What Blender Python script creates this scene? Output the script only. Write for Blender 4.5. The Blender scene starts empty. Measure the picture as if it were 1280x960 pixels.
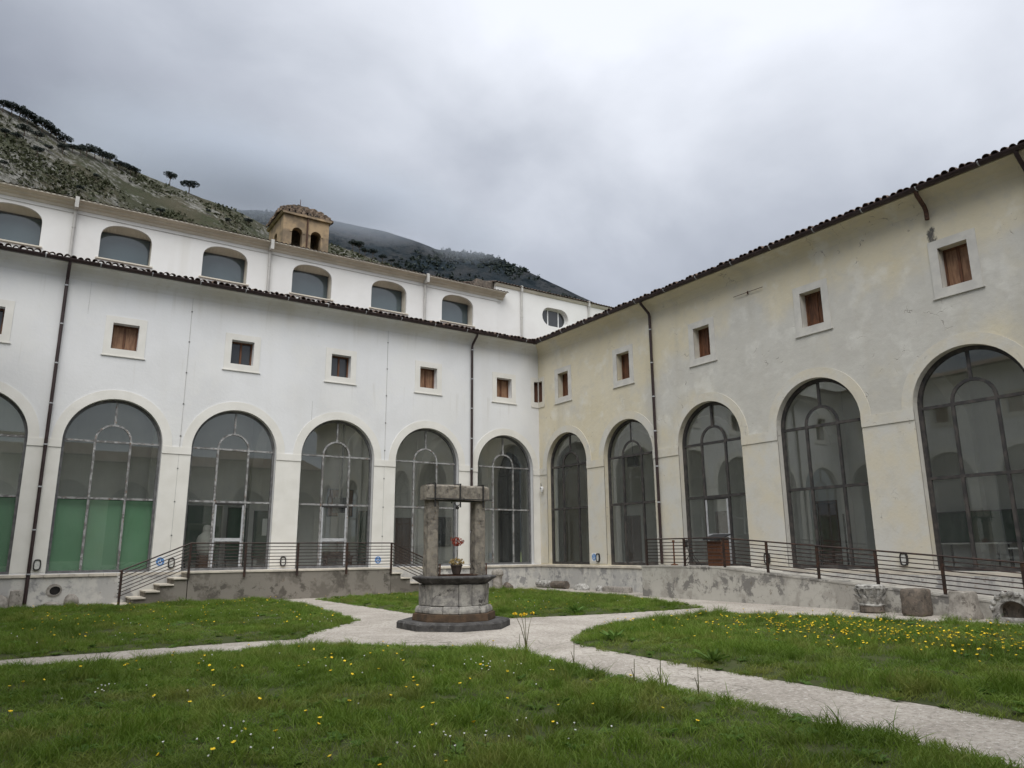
import bpy, bmesh, math, random
from mathutils import Vector, Matrix, noise
from mathutils.geometry import delaunay_2d_cdt
RAD = math.radians
PI = math.pi
random.seed(7)
S = bpy.context.scene
COL = S.collection

# ------------------------------------------------------------------ camera
CAM_POS = Vector((-20.157, -27.976, 1.6))
PITCH, YAW, ROLL, FPX = RAD(12.743), RAD(33.676), RAD(-0.457), 920.69
fh = Vector((math.sin(YAW), math.cos(YAW), 0)); rh = Vector((math.cos(YAW), -math.sin(YAW), 0)); up = Vector((0, 0, 1))
CF = fh * math.cos(PITCH) + up * math.sin(PITCH)
CU0 = -fh * math.sin(PITCH) + up * math.cos(PITCH)
CR = rh * math.cos(ROLL) + CU0 * math.sin(ROLL)
CU = -rh * math.sin(ROLL) + CU0 * math.cos(ROLL)
cam = bpy.data.cameras.new('camera'); camo = bpy.data.objects.new('camera', cam); COL.objects.link(camo)
m = Matrix.Identity(4)
for i in range(3):
    m[i][0], m[i][1], m[i][2], m[i][3] = CR[i], CU[i], -CF[i], CAM_POS[i]
camo.matrix_world = m
cam.sensor_width = 36; cam.lens = FPX / 1280 * 36; cam.clip_start = 0.1; cam.clip_end = 20000
S.camera = camo

# ------------------------------------------------------------------ light
SKY = (0.9, 15.5, 9.1)
SUN_EL, SUN_AZ = RAD(60), RAD(214)          # azimuth clockwise from +Y; behind the camera
w = bpy.data.worlds.new('World'); S.world = w; w.use_nodes = True
nt = w.node_tree; nt.nodes.clear()
def wn(t, **k):
    n = nt.nodes.new(t)
    for a, b in k.items(): setattr(n, a, b)
    return n
def wl(a, b): nt.links.new(a, b)
def wmath(op, a, b=None, clamp=False):
    n = wn('ShaderNodeMath', operation=op, use_clamp=clamp)
    for i, v in enumerate((a, b)):
        if v is None: continue
        if isinstance(v, (int, float)): n.inputs[i].default_value = v
        else: wl(v, n.inputs[i])
    return n.outputs[0]
out = wn('ShaderNodeOutputWorld'); bg = wn('ShaderNodeBackground'); wl(bg.outputs[0], out.inputs[0])
sky = wn('ShaderNodeTexSky', sky_type='NISHITA', sun_disc=False, sun_elevation=SUN_EL, sun_rotation=SUN_AZ)
tc = wn('ShaderNodeTexCoord'); sep = wn('ShaderNodeSeparateXYZ'); wl(tc.outputs['Generated'], sep.inputs[0])
zz = wmath('MAXIMUM', sep.outputs[2], 0.0)
den = wmath('ADD', zz, 0.40)
px_ = wmath('DIVIDE', sep.outputs[0], den); py_ = wmath('DIVIDE', sep.outputs[1], den)
cmb = wn('ShaderNodeCombineXYZ'); wl(px_, cmb.inputs[0]); wl(py_, cmb.inputs[1])
def wnoise(scale, detail, dist, off):
    mp = wn('ShaderNodeMapping'); mp.inputs['Location'].default_value = off; wl(cmb.outputs[0], mp.inputs[0])
    n = wn('ShaderNodeTexNoise'); n.inputs['Scale'].default_value = scale; n.inputs['Detail'].default_value = detail
    n.inputs['Distortion'].default_value = dist; n.inputs['Roughness'].default_value = 0.5; wl(mp.outputs[0], n.inputs[0])
    return n.outputs['Fac']
n1 = wnoise(SKY[0], 2.0, 0.4, (SKY[1], SKY[2], 0)); n2 = wnoise(2.8, 6, 0.2, (0.4, 5.2, 0))
mix = wmath('ADD', wmath('ADD', wmath('MULTIPLY', n1, 0.46), -0.01), wmath('MULTIPLY', n2, 0.40))
# overcast luminance rises from the horizon to the zenith
mix = wmath('ADD', mix, wmath('MULTIPLY', zz, 0.60))
# and towards the south-east, right of the view
dt = wn('ShaderNodeVectorMath', operation='DOT_PRODUCT'); wl(tc.outputs['Generated'], dt.inputs[0])
dt.inputs[1].default_value = (math.sin(RAD(145)), math.cos(RAD(145)), 0.6)
mix = wmath('ADD', mix, wmath('MULTIPLY', dt.outputs['Value'], 0.22))
ramp = wn('ShaderNodeValToRGB'); wl(mix, ramp.inputs[0])
cr = ramp.color_ramp
cr.elements[0].position = 0.26; cr.elements[0].color = (0.046, 0.054, 0.070, 1)
cr.elements[1].position = 0.92; cr.elements[1].color = (0.430, 0.445, 0.480, 1)
e = cr.elements.new(0.70); e.color = (0.235, 0.250, 0.282, 1)
e = cr.elements.new(0.50); e.color = (0.136, 0.148, 0.174, 1)
skys = wn('ShaderNodeMixRGB', blend_type='MULTIPLY'); skys.inputs[0].default_value = 1
wl(sky.outputs[0], skys.inputs[1]); skys.inputs[2].default_value = (0.06, 0.06, 0.06, 1)
mx = wn('ShaderNodeMixRGB'); mx.inputs[0].default_value = 0.93
wl(skys.outputs[0], mx.inputs[1]); wl(ramp.outputs[0], mx.inputs[2])
wl(mx.outputs[0], bg.inputs[0]); bg.inputs[1].default_value = 1.0
sun = bpy.data.lights.new('sun', 'SUN'); suno = bpy.data.objects.new('sun', sun); COL.objects.link(suno)
sun.energy = 1.5; sun.angle = RAD(55); sun.color = (1.0, 0.985, 0.955)
sd = Vector((math.sin(SUN_AZ) * math.cos(SUN_EL), math.cos(SUN_AZ) * math.cos(SUN_EL), math.sin(SUN_EL)))
suno.rotation_euler = (-sd).to_track_quat('-Z', 'Y').to_euler(); suno.location = (0, 0, 60)
S.view_settings.view_transform = 'Standard'; S.view_settings.look = 'None'
S.view_settings.gamma = 1; S.view_settings.use_curve_mapping = False
S.view_settings.exposure = 1.20
S.render.engine = 'CYCLES'
S.cycles.max_bounces = 8; S.cycles.transparent_max_bounces = 16; S.cycles.volume_bounces = 2
S.cycles.glossy_bounces = 3; S.cycles.diffuse_bounces = 6; S.cycles.caustics_reflective = False; S.cycles.caustics_refractive = False

# ------------------------------------------------------------------ materials
MATS = {}
class NB:
    def __init__(s, name):
        s.m = bpy.data.materials.new(name); s.m.use_nodes = True; s.t = s.m.node_tree
        s.b = s.t.nodes['Principled BSDF']; s.out = s.t.nodes['Material Output']; MATS[name] = s.m
        s.geo = s.n('ShaderNodeNewGeometry'); s.pos = s.geo.outputs['Position']
    def n(s, t, **k):
        x = s.t.nodes.new(t)
        for a, b in k.items(): setattr(x, a, b)
        return x
    def l(s, a, b): s.t.links.new(a, b)
    def sock(s, v, i):
        if hasattr(v, 'links'): s.l(v, i)
        else: i.default_value = v
    def math(s, op, a, b=0.0, clamp=False):
        n = s.n('ShaderNodeMath', operation=op, use_clamp=clamp); s.sock(a, n.inputs[0]); s.sock(b, n.inputs[1]); return n.outputs[0]
    def map(s, sc=(1, 1, 1), loc=(0, 0, 0)):
        n = s.n('ShaderNodeMapping'); s.l(s.pos, n.inputs[0]); n.inputs['Scale'].default_value = sc; n.inputs['Location'].default_value = loc; return n.outputs[0]
    def noise(s, scale, detail=4, rough=0.55, dist=0.0, st=(1, 1, 1), loc=(0, 0, 0)):
        n = s.n('ShaderNodeTexNoise'); s.l(s.map(st, loc), n.inputs[0]); n.inputs['Scale'].default_value = scale
        n.inputs['Detail'].default_value = detail; n.inputs['Roughness'].default_value = rough; n.inputs['Distortion'].default_value = dist
        return n.outputs['Fac']
    def rng(s, v, lo, hi, a=0.0, b=1.0):
        n = s.n('ShaderNodeMapRange', interpolation_type='SMOOTHSTEP'); s.sock(v, n.inputs[0])
        n.inputs[1].default_value = lo; n.inputs[2].default_value = hi; n.inputs[3].default_value = a; n.inputs[4].default_value = b
        return n.outputs[0]
    def mix(s, f, a, b, blend='MIX'):
        n = s.n('ShaderNodeMixRGB', blend_type=blend); s.sock(f, n.inputs[0])
        for i, v in ((1, a), (2, b)):
            if hasattr(v, 'links'): s.l(v, n.inputs[i])
            else: n.inputs[i].default_value = (*v, 1)
        return n.outputs[0]
    def axis(s, k):
        n = s.n('ShaderNodeSeparateXYZ'); s.l(s.pos, n.inputs[0]); return n.outputs[k]
    def crack(s, scale, width, mscale, mlo, mhi, loc=(0, 0, 0)):
        nz = s.n('ShaderNodeTexNoise'); s.l(s.pos, nz.inputs[0]); nz.inputs['Scale'].default_value = scale * 2.5; nz.inputs['Detail'].default_value = 4
        ad = s.n('ShaderNodeVectorMath', operation='MULTIPLY_ADD'); s.l(nz.outputs['Color'], ad.inputs[0])
        ad.inputs[1].default_value = (0.5, 0.5, 0.5); s.l(s.map(loc=loc), ad.inputs[2])
        v = s.n('ShaderNodeTexVoronoi', feature='DISTANCE_TO_EDGE'); s.l(ad.outputs[0], v.inputs[0]); v.inputs['Scale'].default_value = scale
        c = s.rng(v.outputs['Distance'], 0.0, width, 1.0, 0.0)
        return s.math('MULTIPLY', c, s.rng(s.noise(mscale, 2, loc=loc), mlo, mhi))
    def bump(s, h, strength, dist=0.02):
        n = s.n('ShaderNodeBump'); s.sock(h, n.inputs['Height']); n.inputs['Strength'].default_value = strength; n.inputs['Distance'].default_value = dist
        s.l(n.outputs[0], s.b.inputs['Normal'])
    def done(s, col, rough=0.85, spec=0.3, metal=0.0):
        s.sock(col if hasattr(col, 'links') else (*col, 1), s.b.inputs['Base Color'])
        s.sock(rough, s.b.inputs['Roughness']); s.b.inputs['Specular IOR Level'].default_value = spec
        s.b.inputs['Metallic'].default_value = metal
        return s.m

def mk_simple(name, c1, c2, scale=6, rough=0.8, lo=0.38, hi=0.62, bump=0.2, bscale=40, spec=0.3, metal=0.0, st=(1, 1, 1)):
    b = NB(name)
    c = b.mix(b.rng(b.noise(scale, 5, st=st), lo, hi), c1, c2)
    if bump: b.bump(b.noise(bscale, 4, st=st), bump, 0.01)
    return b.done(c, rough, spec, metal)

# white lime paint of the north wing
b = NB('white_plaster')
c = b.mix(b.rng(b.noise(0.35, 5), 0.35, 0.68), (0.715, 0.715, 0.712), (0.645, 0.643, 0.635))
c = b.mix(b.math('MULTIPLY', b.rng(b.noise(0.9, 5, st=(1, 1, 0.09)), 0.52, 0.80), 0.32), c, (0.58, 0.565, 0.52))
c = b.mix(b.math('MULTIPLY', b.rng(b.noise(0.28, 6, 0.65, loc=(4, 4, 4)), 0.50, 0.60), 0.35), c, (0.735, 0.725, 0.69))
stk = b.rng(b.noise(4.0, 3, 0.6, st=(1, 1, 0.04), loc=(2, 2, 1)), 0.56, 0.70)
zm = b.math('ADD', b.math('MULTIPLY', b.rng(b.axis(2), 6.9, 8.1), b.rng(b.axis(2), 8.5, 8.3)), b.rng(b.axis(2), 9.6, 10.8))
c = b.mix(b.math('MULTIPLY', b.math('MULTIPLY', stk, zm), 0.32), c, (0.50, 0.48, 0.43))
# grime where the gutter has dripped
g = b.math('MULTIPLY', b.rng(b.axis(2), 9.9, 10.9), b.rng(b.noise(0.8, 4, st=(1, 1, 0.18), loc=(3, 2, 0)), 0.30, 0.70))
c = b.mix(b.math('MULTIPLY', g, 0.55), c, (0.57, 0.53, 0.44))
c = b.mix(b.math('MULTIPLY', b.rng(b.noise(2.2, 6, loc=(4, 9, 1)), 0.66, 0.80), 0.30), c, (0.55, 0.53, 0.48))
b.bump(b.math('ADD', b.noise(9, 5), b.math('MULTIPLY', b.noise(70, 2), 0.3)), 0.22, 0.02)
b.done(c, 0.9, 0.2)
b = NB('white_plaster_upper')
c = b.mix(b.rng(b.noise(0.5, 4), 0.35, 0.7), (0.76, 0.755, 0.735), (0.69, 0.68, 0.655))
c = b.mix(b.math('MULTIPLY', b.rng(b.noise(1.1, 4, st=(1, 1, 0.08)), 0.55, 0.8), 0.5), c, (0.60, 0.58, 0.52))
b.bump(b.noise(30, 4), 0.1, 0.02); b.done(c, 0.9, 0.2)
mk_simple('trim_cream', (0.72, 0.69, 0.61), (0.64, 0.61, 0.53), 2.2, 0.88, 0.3, 0.72, 0.12, 40, 0.2)
mk_simple('trim_white', (0.73, 0.71, 0.66), (0.66, 0.64, 0.585), 1.4, 0.88, 0.3, 0.72, 0.12, 40, 0.2)
# faded yellow wash of the east wing, worn to grey
b = NB('cream_plaster')
wash = b.mix(b.rng(b.noise(0.5, 5), 0.3, 0.7), (0.60, 0.535, 0.385), (0.63, 0.575, 0.445))
worn = b.mix(b.rng(b.noise(1.7, 5, loc=(2, 7, 3)), 0.3, 0.7), (0.55, 0.54, 0.505), (0.495, 0.485, 0.455))
far = b.rng(b.axis(1), -5.0, -12.0)
hi_ = b.rng(b.axis(2), 10.6, 8.4)
mk = b.math('ADD', b.noise(0.42, 6, 0.6, loc=(1, 0, 0)), b.math('MULTIPLY', b.math('MULTIPLY', far, hi_), 0.30))
c = b.mix(b.math('MULTIPLY', b.rng(mk, 0.53, 0.78), 0.85), wash, worn)
c = b.mix(b.math('MULTIPLY', b.rng(b.noise(2.6, 6, 0.7, 0.5, loc=(6, 1, 2)), 0.48, 0.66), 0.35), c, (0.50, 0.475, 0.42))
c = b.mix(b.math('MULTIPLY', b.rng(b.noise(1.0, 5, 0.6, loc=(8, 3, 5)), 0.52, 0.68), 0.5), c, (0.70, 0.685, 0.63))
c = b.mix(b.math('MULTIPLY', b.rng(b.noise(1.1, 4, st=(1, 1, 0.1), loc=(0, 3, 0)), 0.52, 0.75), 0.45), c, (0.47, 0.44, 0.37))
c = b.mix(b.math('MULTIPLY', b.rng(b.noise(6.0, 7, 0.75, 0.8, loc=(0, 1, 4)), 0.655, 0.72), b.rng(b.noise(0.5, 2, loc=(9, 9, 2)), 0.46, 0.56)), c, (0.30, 0.27, 0.23))
ck = b.math('MULTIPLY', b.crack(1.1, 0.012, 0.7, 0.52, 0.58), b.rng(b.noise(3.5, 3, loc=(7, 7, 7)), 0.50, 0.56))
c = b.mix(b.math('MULTIPLY', ck, 0.8), c, (0.24, 0.21, 0.18))
# black streak under the broken downpipe
st1 = b.math('MULTIPLY', b.math('MULTIPLY', b.rng(b.axis(1), -19.0, -18.70), b.rng(b.axis(1), -18.32, -18.62)), b.math('MULTIPLY', b.rng(b.axis(2), 8.6, 9.8), b.rng(b.axis(2), 10.5, 10.1)))
c = b.mix(b.rng(b.math('MULTIPLY', st1, b.noise(7, 7, 0.75, 0.3, st=(1, 1, 0.45))), 0.36, 0.52), c, (0.11, 0.105, 0.095))
b.bump(b.math('SUBTRACT', b.math('ADD', b.noise(5, 5), b.math('MULTIPLY', b.noise(60, 3), 0.3)), ck), 0.35, 0.03)
b.done(c, 0.92, 0.2)
b = NB('cream_trim_east')
c = b.mix(b.rng(b.noise(0.9, 6, 0.65), 0.35, 0.65), (0.60, 0.55, 0.44), (0.575, 0.56, 0.515))
c = b.mix(b.math('MULTIPLY', b.rng(b.noise(2.4, 6, 0.7, loc=(2, 9, 4)), 0.48, 0.66), 0.4), c, (0.50, 0.47, 0.40))
c = b.mix(b.math('MULTIPLY', b.rng(b.noise(6, 6, 0.7), 0.62, 0.72), 0.6), c, (0.38, 0.35, 0.30))
c = b.mix(b.math('MULTIPLY', b.math('MULTIPLY', b.crack(1.2, 0.012, 0.7, 0.52, 0.58), b.rng(b.noise(3.5, 3, loc=(7, 7, 7)), 0.50, 0.56)), 0.7), c, (0.22, 0.19, 0.16))
b.bump(b.noise(12, 5), 0.25, 0.02); b.done(c, 0.92, 0.2)
mk_simple('east_surround', (0.58, 0.56, 0.51), (0.50, 0.485, 0.45), 2.4, 0.9, 0.35, 0.65, 0.3, 14, 0.2)
# patched render on the plinth and platforms
def mk_plinth(name, light, mid, dark, brown):
    b = NB(name)
    c = b.mix(b.rng(b.noise(1.3, 8, 0.68, 0.15), 0.46, 0.56), light, mid)
    c = b.mix(b.rng(b.noise(1.5, 8, 0.72, 0.2, loc=(5, 2, 8)), 0.53, 0.60), c, dark)
    c = b.mix(b.math('MULTIPLY', b.rng(b.noise(4.5, 6, 0.7, loc=(2, 8, 1)), 0.60, 0.70), 0.7), c, brown)
    c = b.mix(b.math('MULTIPLY', b.rng(b.noise(3.2, 5, st=(1, 1, 0.15)), 0.56, 0.72), 0.55), c, dark)
    c = b.mix(b.math('MULTIPLY', b.rng(b.noise(7, 5, 0.7, loc=(3, 3, 3)), 0.64, 0.70), 0.8), c, light)
    ck = b.crack(1.3, 0.008, 0.9, 0.54, 0.6)
    c = b.mix(b.math('MULTIPLY', ck, 0.6), c, (0.12, 0.11, 0.10))
    b.bump(b.math('ADD', b.noise(3, 7, 0.65, 0.15), b.math('MULTIPLY', b.noise(40, 4), 0.35)), 0.35, 0.04)
    return b.done(c, 0.92, 0.2)
mk_plinth('plinth_render', (0.53, 0.515, 0.475), (0.42, 0.41, 0.39), (0.275, 0.27, 0.265), (0.30, 0.26, 0.21))
mk_plinth('platform_render', (0.22, 0.20, 0.172), (0.148, 0.133, 0.113), (0.105, 0.094, 0.08), (0.15, 0.122, 0.092))
mk_plinth('ramp_render', (0.45, 0.43, 0.385), (0.345, 0.325, 0.29), (0.20, 0.19, 0.175), (0.15, 0.122, 0.09))
mk_simple('ledge_stone', (0.60, 0.55, 0.46), (0.45, 0.41, 0.35), 1.9, 0.85, 0.35, 0.65, 0.25, 30)
def mk_stone(name, c1, c2, c3, lichen, scale=1.0):
    b = NB(name)
    c = b.mix(b.rng(b.noise(5 * scale, 6, 0.65), 0.38, 0.62), c1, c2)
    c = b.mix(b.rng(b.noise(4.5 * scale, 7, 0.72, 0.3, loc=(4, 1, 2)), 0.53, 0.66), c, c3)
    c = b.mix(b.math('MULTIPLY', b.rng(b.noise(14 * scale, 5, 0.7, loc=(1, 6, 3)), 0.60, 0.70), 0.8), c, lichen)
    b.bump(b.math('ADD', b.noise(7 * scale, 6, 0.7), b.math('MULTIPLY', b.noise(45 * scale, 4), 0.4)), 0.7, 0.03)
    return b.done(c, 0.93, 0.15)
mk_stone('well_stone', (0.25, 0.225, 0.185), (0.155, 0.14, 0.12), (0.06, 0.054, 0.048), (0.30, 0.21, 0.11), 1.5)
mk_stone('well_marble', (0.36, 0.345, 0.31), (0.20, 0.19, 0.18), (0.055, 0.05, 0.047), (0.42, 0.40, 0.36), 1.1)
mk_stone('dark_step_stone', (0.085, 0.082, 0.08), (0.05, 0.048, 0.047), (0.15, 0.145, 0.14), (0.13, 0.11, 0.07))
mk_stone('brown_drum', (0.105, 0.07, 0.046), (0.07, 0.05, 0.036), (0.06, 0.05, 0.04), (0.17, 0.13, 0.09))
mk_stone('fragment_white', (0.46, 0.45, 0.42), (0.22, 0.21, 0.195), (0.06, 0.056, 0.052), (0.54, 0.53, 0.50), 1.6)
mk_stone('fragment_brown', (0.17, 0.14, 0.115), (0.11, 0.095, 0.08), (0.055, 0.05, 0.045), (0.28, 0.25, 0.21), 1.3)
mk_stone('fragment_grey', (0.34, 0.315, 0.28), (0.23, 0.21, 0.185), (0.13, 0.115, 0.10), (0.42, 0.40, 0.37), 1.3)
# gravelly concrete paths
b = NB('path_concrete')
c = b.mix(b.rng(b.noise(0.7, 6, 0.65), 0.36, 0.64), (0.425, 0.39, 0.345), (0.31, 0.28, 0.245))
c = b.mix(b.math('MULTIPLY', b.rng(b.noise(14, 5, 0.8), 0.47, 0.62), 0.75), c, (0.20, 0.18, 0.155))
c = b.mix(b.math('MULTIPLY', b.rng(b.noise(18, 4, 0.75, loc=(3, 3, 0)), 0.54, 0.66), 0.75), c, (0.60, 0.575, 0.53))
c = b.mix(b.math('MULTIPLY', b.rng(b.noise(1.6, 7, 0.7, loc=(2, 2, 0)), 0.52, 0.66), 0.55), c, (0.23, 0.21, 0.175))
ckp = b.crack(0.5, 0.006, 0.4, 0.48, 0.56)
c = b.mix(b.math('MULTIPLY', ckp, 0.8), c, (0.12, 0.11, 0.09))
b.bump(b.noise(60, 3), 0.6, 0.015); b.done(c, 0.95, 0.15)
mk_simple('soil', (0.062, 0.068, 0.030), (0.045, 0.058, 0.022), 5, 0.95, 0.3, 0.7, 0.5, 40, 0.1)
mk_simple('meadow', (0.075, 0.10, 0.035), (0.11, 0.115, 0.05), 0.02, 0.95, 0.3, 0.7, 0, 1, 0.1)
b = NB('old_tile')
c = b.mix(b.rng(b.noise(5, 4), 0.35, 0.65), (0.085, 0.062, 0.050), (0.15, 0.105, 0.08))
c = b.mix(b.rng(b.noise(9, 5, loc=(3, 1, 1)), 0.54, 0.66), c, (0.045, 0.042, 0.04))
c = b.mix(b.math('MULTIPLY', b.rng(b.noise(13, 5, loc=(1, 5, 2)), 0.60, 0.70), 0.8), c, (0.34, 0.30, 0.25))
b.bump(b.noise(30, 4), 0.4, 0.01); b.done(c, 0.92, 0.15)
b = NB('tower_tile')
c = b.mix(b.rng(b.noise(4, 4), 0.35, 0.65), (0.085, 0.062, 0.046), (0.20, 0.15, 0.11))
c = b.mix(b.rng(b.noise(7, 5, loc=(3, 1, 1)), 0.50, 0.62), c, (0.04, 0.036, 0.032))
b.bump(b.noise(30, 4), 0.4, 0.01); b.done(c, 0.92, 0.15)
mk_simple('brown_metal', (0.026, 0.014, 0.013), (0.040, 0.025, 0.025), 3, 0.5, 0.35, 0.65, 0.08, 60, 0.4)
mk_simple('rail_paint', (0.028, 0.018, 0.015), (0.062, 0.030, 0.019), 8, 0.55, 0.45, 0.70, 0.15, 90, 0.35)
mk_simple('rusty_iron', (0.05, 0.028, 0.02), (0.10, 0.05, 0.03), 20, 0.8, 0.4, 0.65, 0.3, 90, 0.3)
mk_simple('black_iron', (0.018, 0.017, 0.017), (0.035, 0.033, 0.03), 10, 0.6, 0.4, 0.65, 0.1, 90, 0.4)
b = NB('frame_worn_white')
c = b.mix(b.rng(b.noise(5, 4, loc=(1, 1, 0)), 0.44, 0.58), (0.28, 0.28, 0.275), (0.13, 0.125, 0.12))
c = b.mix(b.rng(b.noise(16, 4, loc=(2, 0, 0)), 0.57, 0.66), c, (0.46, 0.455, 0.44))
c = b.mix(b.rng(b.noise(11, 4, loc=(5, 1, 0)), 0.62, 0.68), c, (0.16, 0.09, 0.055)); b.done(c, 0.65, 0.4)
mk_simple('frame_steel', (0.10, 0.10, 0.102), (0.16, 0.158, 0.155), 6, 0.55, 0.4, 0.65, 0.1, 60, 0.4)
mk_simple('frame_dark', (0.036, 0.034, 0.034), (0.075, 0.066, 0.06), 5, 0.6, 0.4, 0.66, 0.1, 60, 0.35)
mk_simple('aluminium', (0.42, 0.43, 0.44), (0.33, 0.335, 0.34), 8, 0.45, 0.4, 0.65, 0.05, 60, 0.5)
mk_simple('shutter_wood', (0.15, 0.065, 0.032), (0.075, 0.036, 0.021), 7, 0.6, 0.4, 0.65, 0.25, 40, 0.3, 0, (3, 3, 0.4))
mk_simple('shutter_light', (0.27, 0.155, 0.09), (0.18, 0.095, 0.055), 7, 0.6, 0.4, 0.65, 0.25, 40, 0.3, 0, (3, 3, 0.4))
mk_simple('door_wood', (0.115, 0.048, 0.024), (0.075, 0.032, 0.018), 6, 0.6, 0.4, 0.65, 0.2, 40, 0.3, 0, (3, 3, 0.4))
mk_simple('painted_shade', (0.018, 0.017, 0.017), (0.028, 0.026, 0.025), 2, 0.9, 0.4, 0.65, 0, 1, 0.1)  # near-black colour standing in for shade in openings and gaps
mk_simple('inside_plaster', (0.66, 0.65, 0.62), (0.58, 0.57, 0.545), 1, 0.9, 0.35, 0.65, 0.1, 30, 0.2)
mk_simple('inside_floor', (0.38, 0.33, 0.28), (0.30, 0.26, 0.22), 2, 0.6, 0.35, 0.65, 0.1, 30, 0.3)
mk_simple('green_board', (0.165, 0.325, 0.19), (0.145, 0.29, 0.165), 0.9, 0.7, 0.35, 0.65, 0.1, 30, 0.2)
mk_simple('dark_green_board', (0.035, 0.075, 0.045), (0.03, 0.06, 0.038), 1.2, 0.7, 0.35, 0.65, 0.1, 30, 0.2)
mk_simple('white_stucco', (0.48, 0.465, 0.43), (0.38, 0.37, 0.34), 5, 0.8, 0.35, 0.65, 0.2, 30, 0.2)
mk_simple('paper_white', (0.74, 0.74, 0.72), (0.68, 0.68, 0.67), 4, 0.8, 0.35, 0.65, 0, 30, 0.2)
mk_simple('sign_blue', (0.08, 0.20, 0.45), (0.10, 0.24, 0.50), 9, 0.5, 0.35, 0.65, 0, 30, 0.3)
mk_simple('plastic_white', (0.74, 0.74, 0.73), (0.66, 0.66, 0.65), 9, 0.4, 0.35, 0.65, 0, 30, 0.4)
mk_simple('plastic_black', (0.02, 0.02, 0.022), (0.03, 0.03, 0.032), 9, 0.45, 0.35, 0.65, 0, 30, 0.4)
mk_simple('lamp_glass', (0.60, 0.60, 0.56), (0.50, 0.50, 0.47), 20, 0.3, 0.35, 0.65, 0, 30, 0.5)
mk_simple('pipe_grey', (0.50, 0.49, 0.46), (0.40, 0.39, 0.37), 2, 0.7, 0.35, 0.65, 0.1, 40, 0.3)
mk_simple('cornice_stone', (0.66, 0.61, 0.52), (0.56, 0.52, 0.44), 1.2, 0.9, 0.35, 0.65, 0.2, 30, 0.2)
mk_simple('ochre_plaster', (0.38, 0.28, 0.175), (0.20, 0.155, 0.11), 1.8, 0.92, 0.35, 0.65, 0.4, 12, 0.15)
mk_simple('pot_clay', (0.05, 0.04, 0.035), (0.075, 0.055, 0.045), 12, 0.85, 0.35, 0.65, 0.2, 60, 0.2)
mk_simple('petal_red', (0.30, 0.055, 0.03), (0.20, 0.035, 0.02), 30, 0.7, 0.35, 0.65, 0, 60, 0.2)
mk_simple('dry_leaf', (0.34, 0.24, 0.10), (0.22, 0.17, 0.07), 40, 0.85, 0.35, 0.65, 0, 60, 0.2)
mk_simple('petal_yellow', (0.80, 0.58, 0.03), (0.72, 0.48, 0.02), 20, 0.6, 0.35, 0.65, 0, 60, 0.2)
mk_simple('petal_white', (0.80, 0.80, 0.78), (0.74, 0.74, 0.72), 20, 0.6, 0.35, 0.65, 0, 60, 0.2)
mk_simple('weed_stem', (0.11, 0.10, 0.045), (0.07, 0.075, 0.03), 20, 0.8, 0.35, 0.65, 0, 60, 0.2)
mk_simple('trunk_bark', (0.07, 0.05, 0.04), (0.10, 0.08, 0.065), 2, 0.9, 0.35, 0.65, 0, 60, 0.1)
def mk_leaf(name, cols, trans=0.35, rough=0.6):
    b = NB(name)
    oi = b.n('ShaderNodeObjectInfo'); 
    r1 = b.n('ShaderNodeValToRGB'); b.l(oi.outputs['Random'], r1.inputs[0])
    el = r1.color_ramp.elements
    el[0].color = (*cols[0], 1); el[1].color = (*cols[-1], 1)
    for i, cc in enumerate(cols[1:-1]):
        x = el.new((i + 1) / (len(cols) - 1)); x.color = (*cc, 1)
    c = b.mix(b.math('MULTIPLY', b.rng(b.noise(0.55, 5, 0.6), 0.42, 0.66), 0.7), r1.outputs[0], tuple(q * .62 for q in cols[0]))
    c = b.mix(b.math('MULTIPLY', b.rng(b.noise(0.8, 5, 0.6, loc=(5, 3, 0)), 0.50, 0.70), 0.55), c, (cols[-1][0] * 1.15, cols[-1][1] * 1.02, cols[-1][2]))
    tl = b.n('ShaderNodeBsdfTranslucent'); b.l(c, tl.inputs[0])
    ms = b.n('ShaderNodeMixShader'); ms.inputs[0].default_value = trans
    b.done(c, rough, 0.25); b.l(b.b.outputs[0], ms.inputs[1]); b.l(tl.outputs[0], ms.inputs[2]); b.l(ms.outputs[0], b.out.inputs[0])
    return b.m
mk_leaf('grass_blade', [(0.110, 0.192, 0.020), (0.148, 0.236, 0.030), (0.182, 0.268, 0.042), (0.126, 0.208, 0.026), (0.225, 0.255, 0.070)], 0.45)
mk_leaf('weed_leaf', [(0.085, 0.165, 0.028), (0.13, 0.225, 0.045)], 0.4)
mk_leaf('pine_needles', [(0.016, 0.026, 0.024), (0.022, 0.033, 0.028), (0.028, 0.040, 0.032)], 0.15)
mk_leaf('scrub_leaf', [(0.040, 0.050, 0.024), (0.058, 0.066, 0.032), (0.075, 0.078, 0.042)], 0.15)
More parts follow.
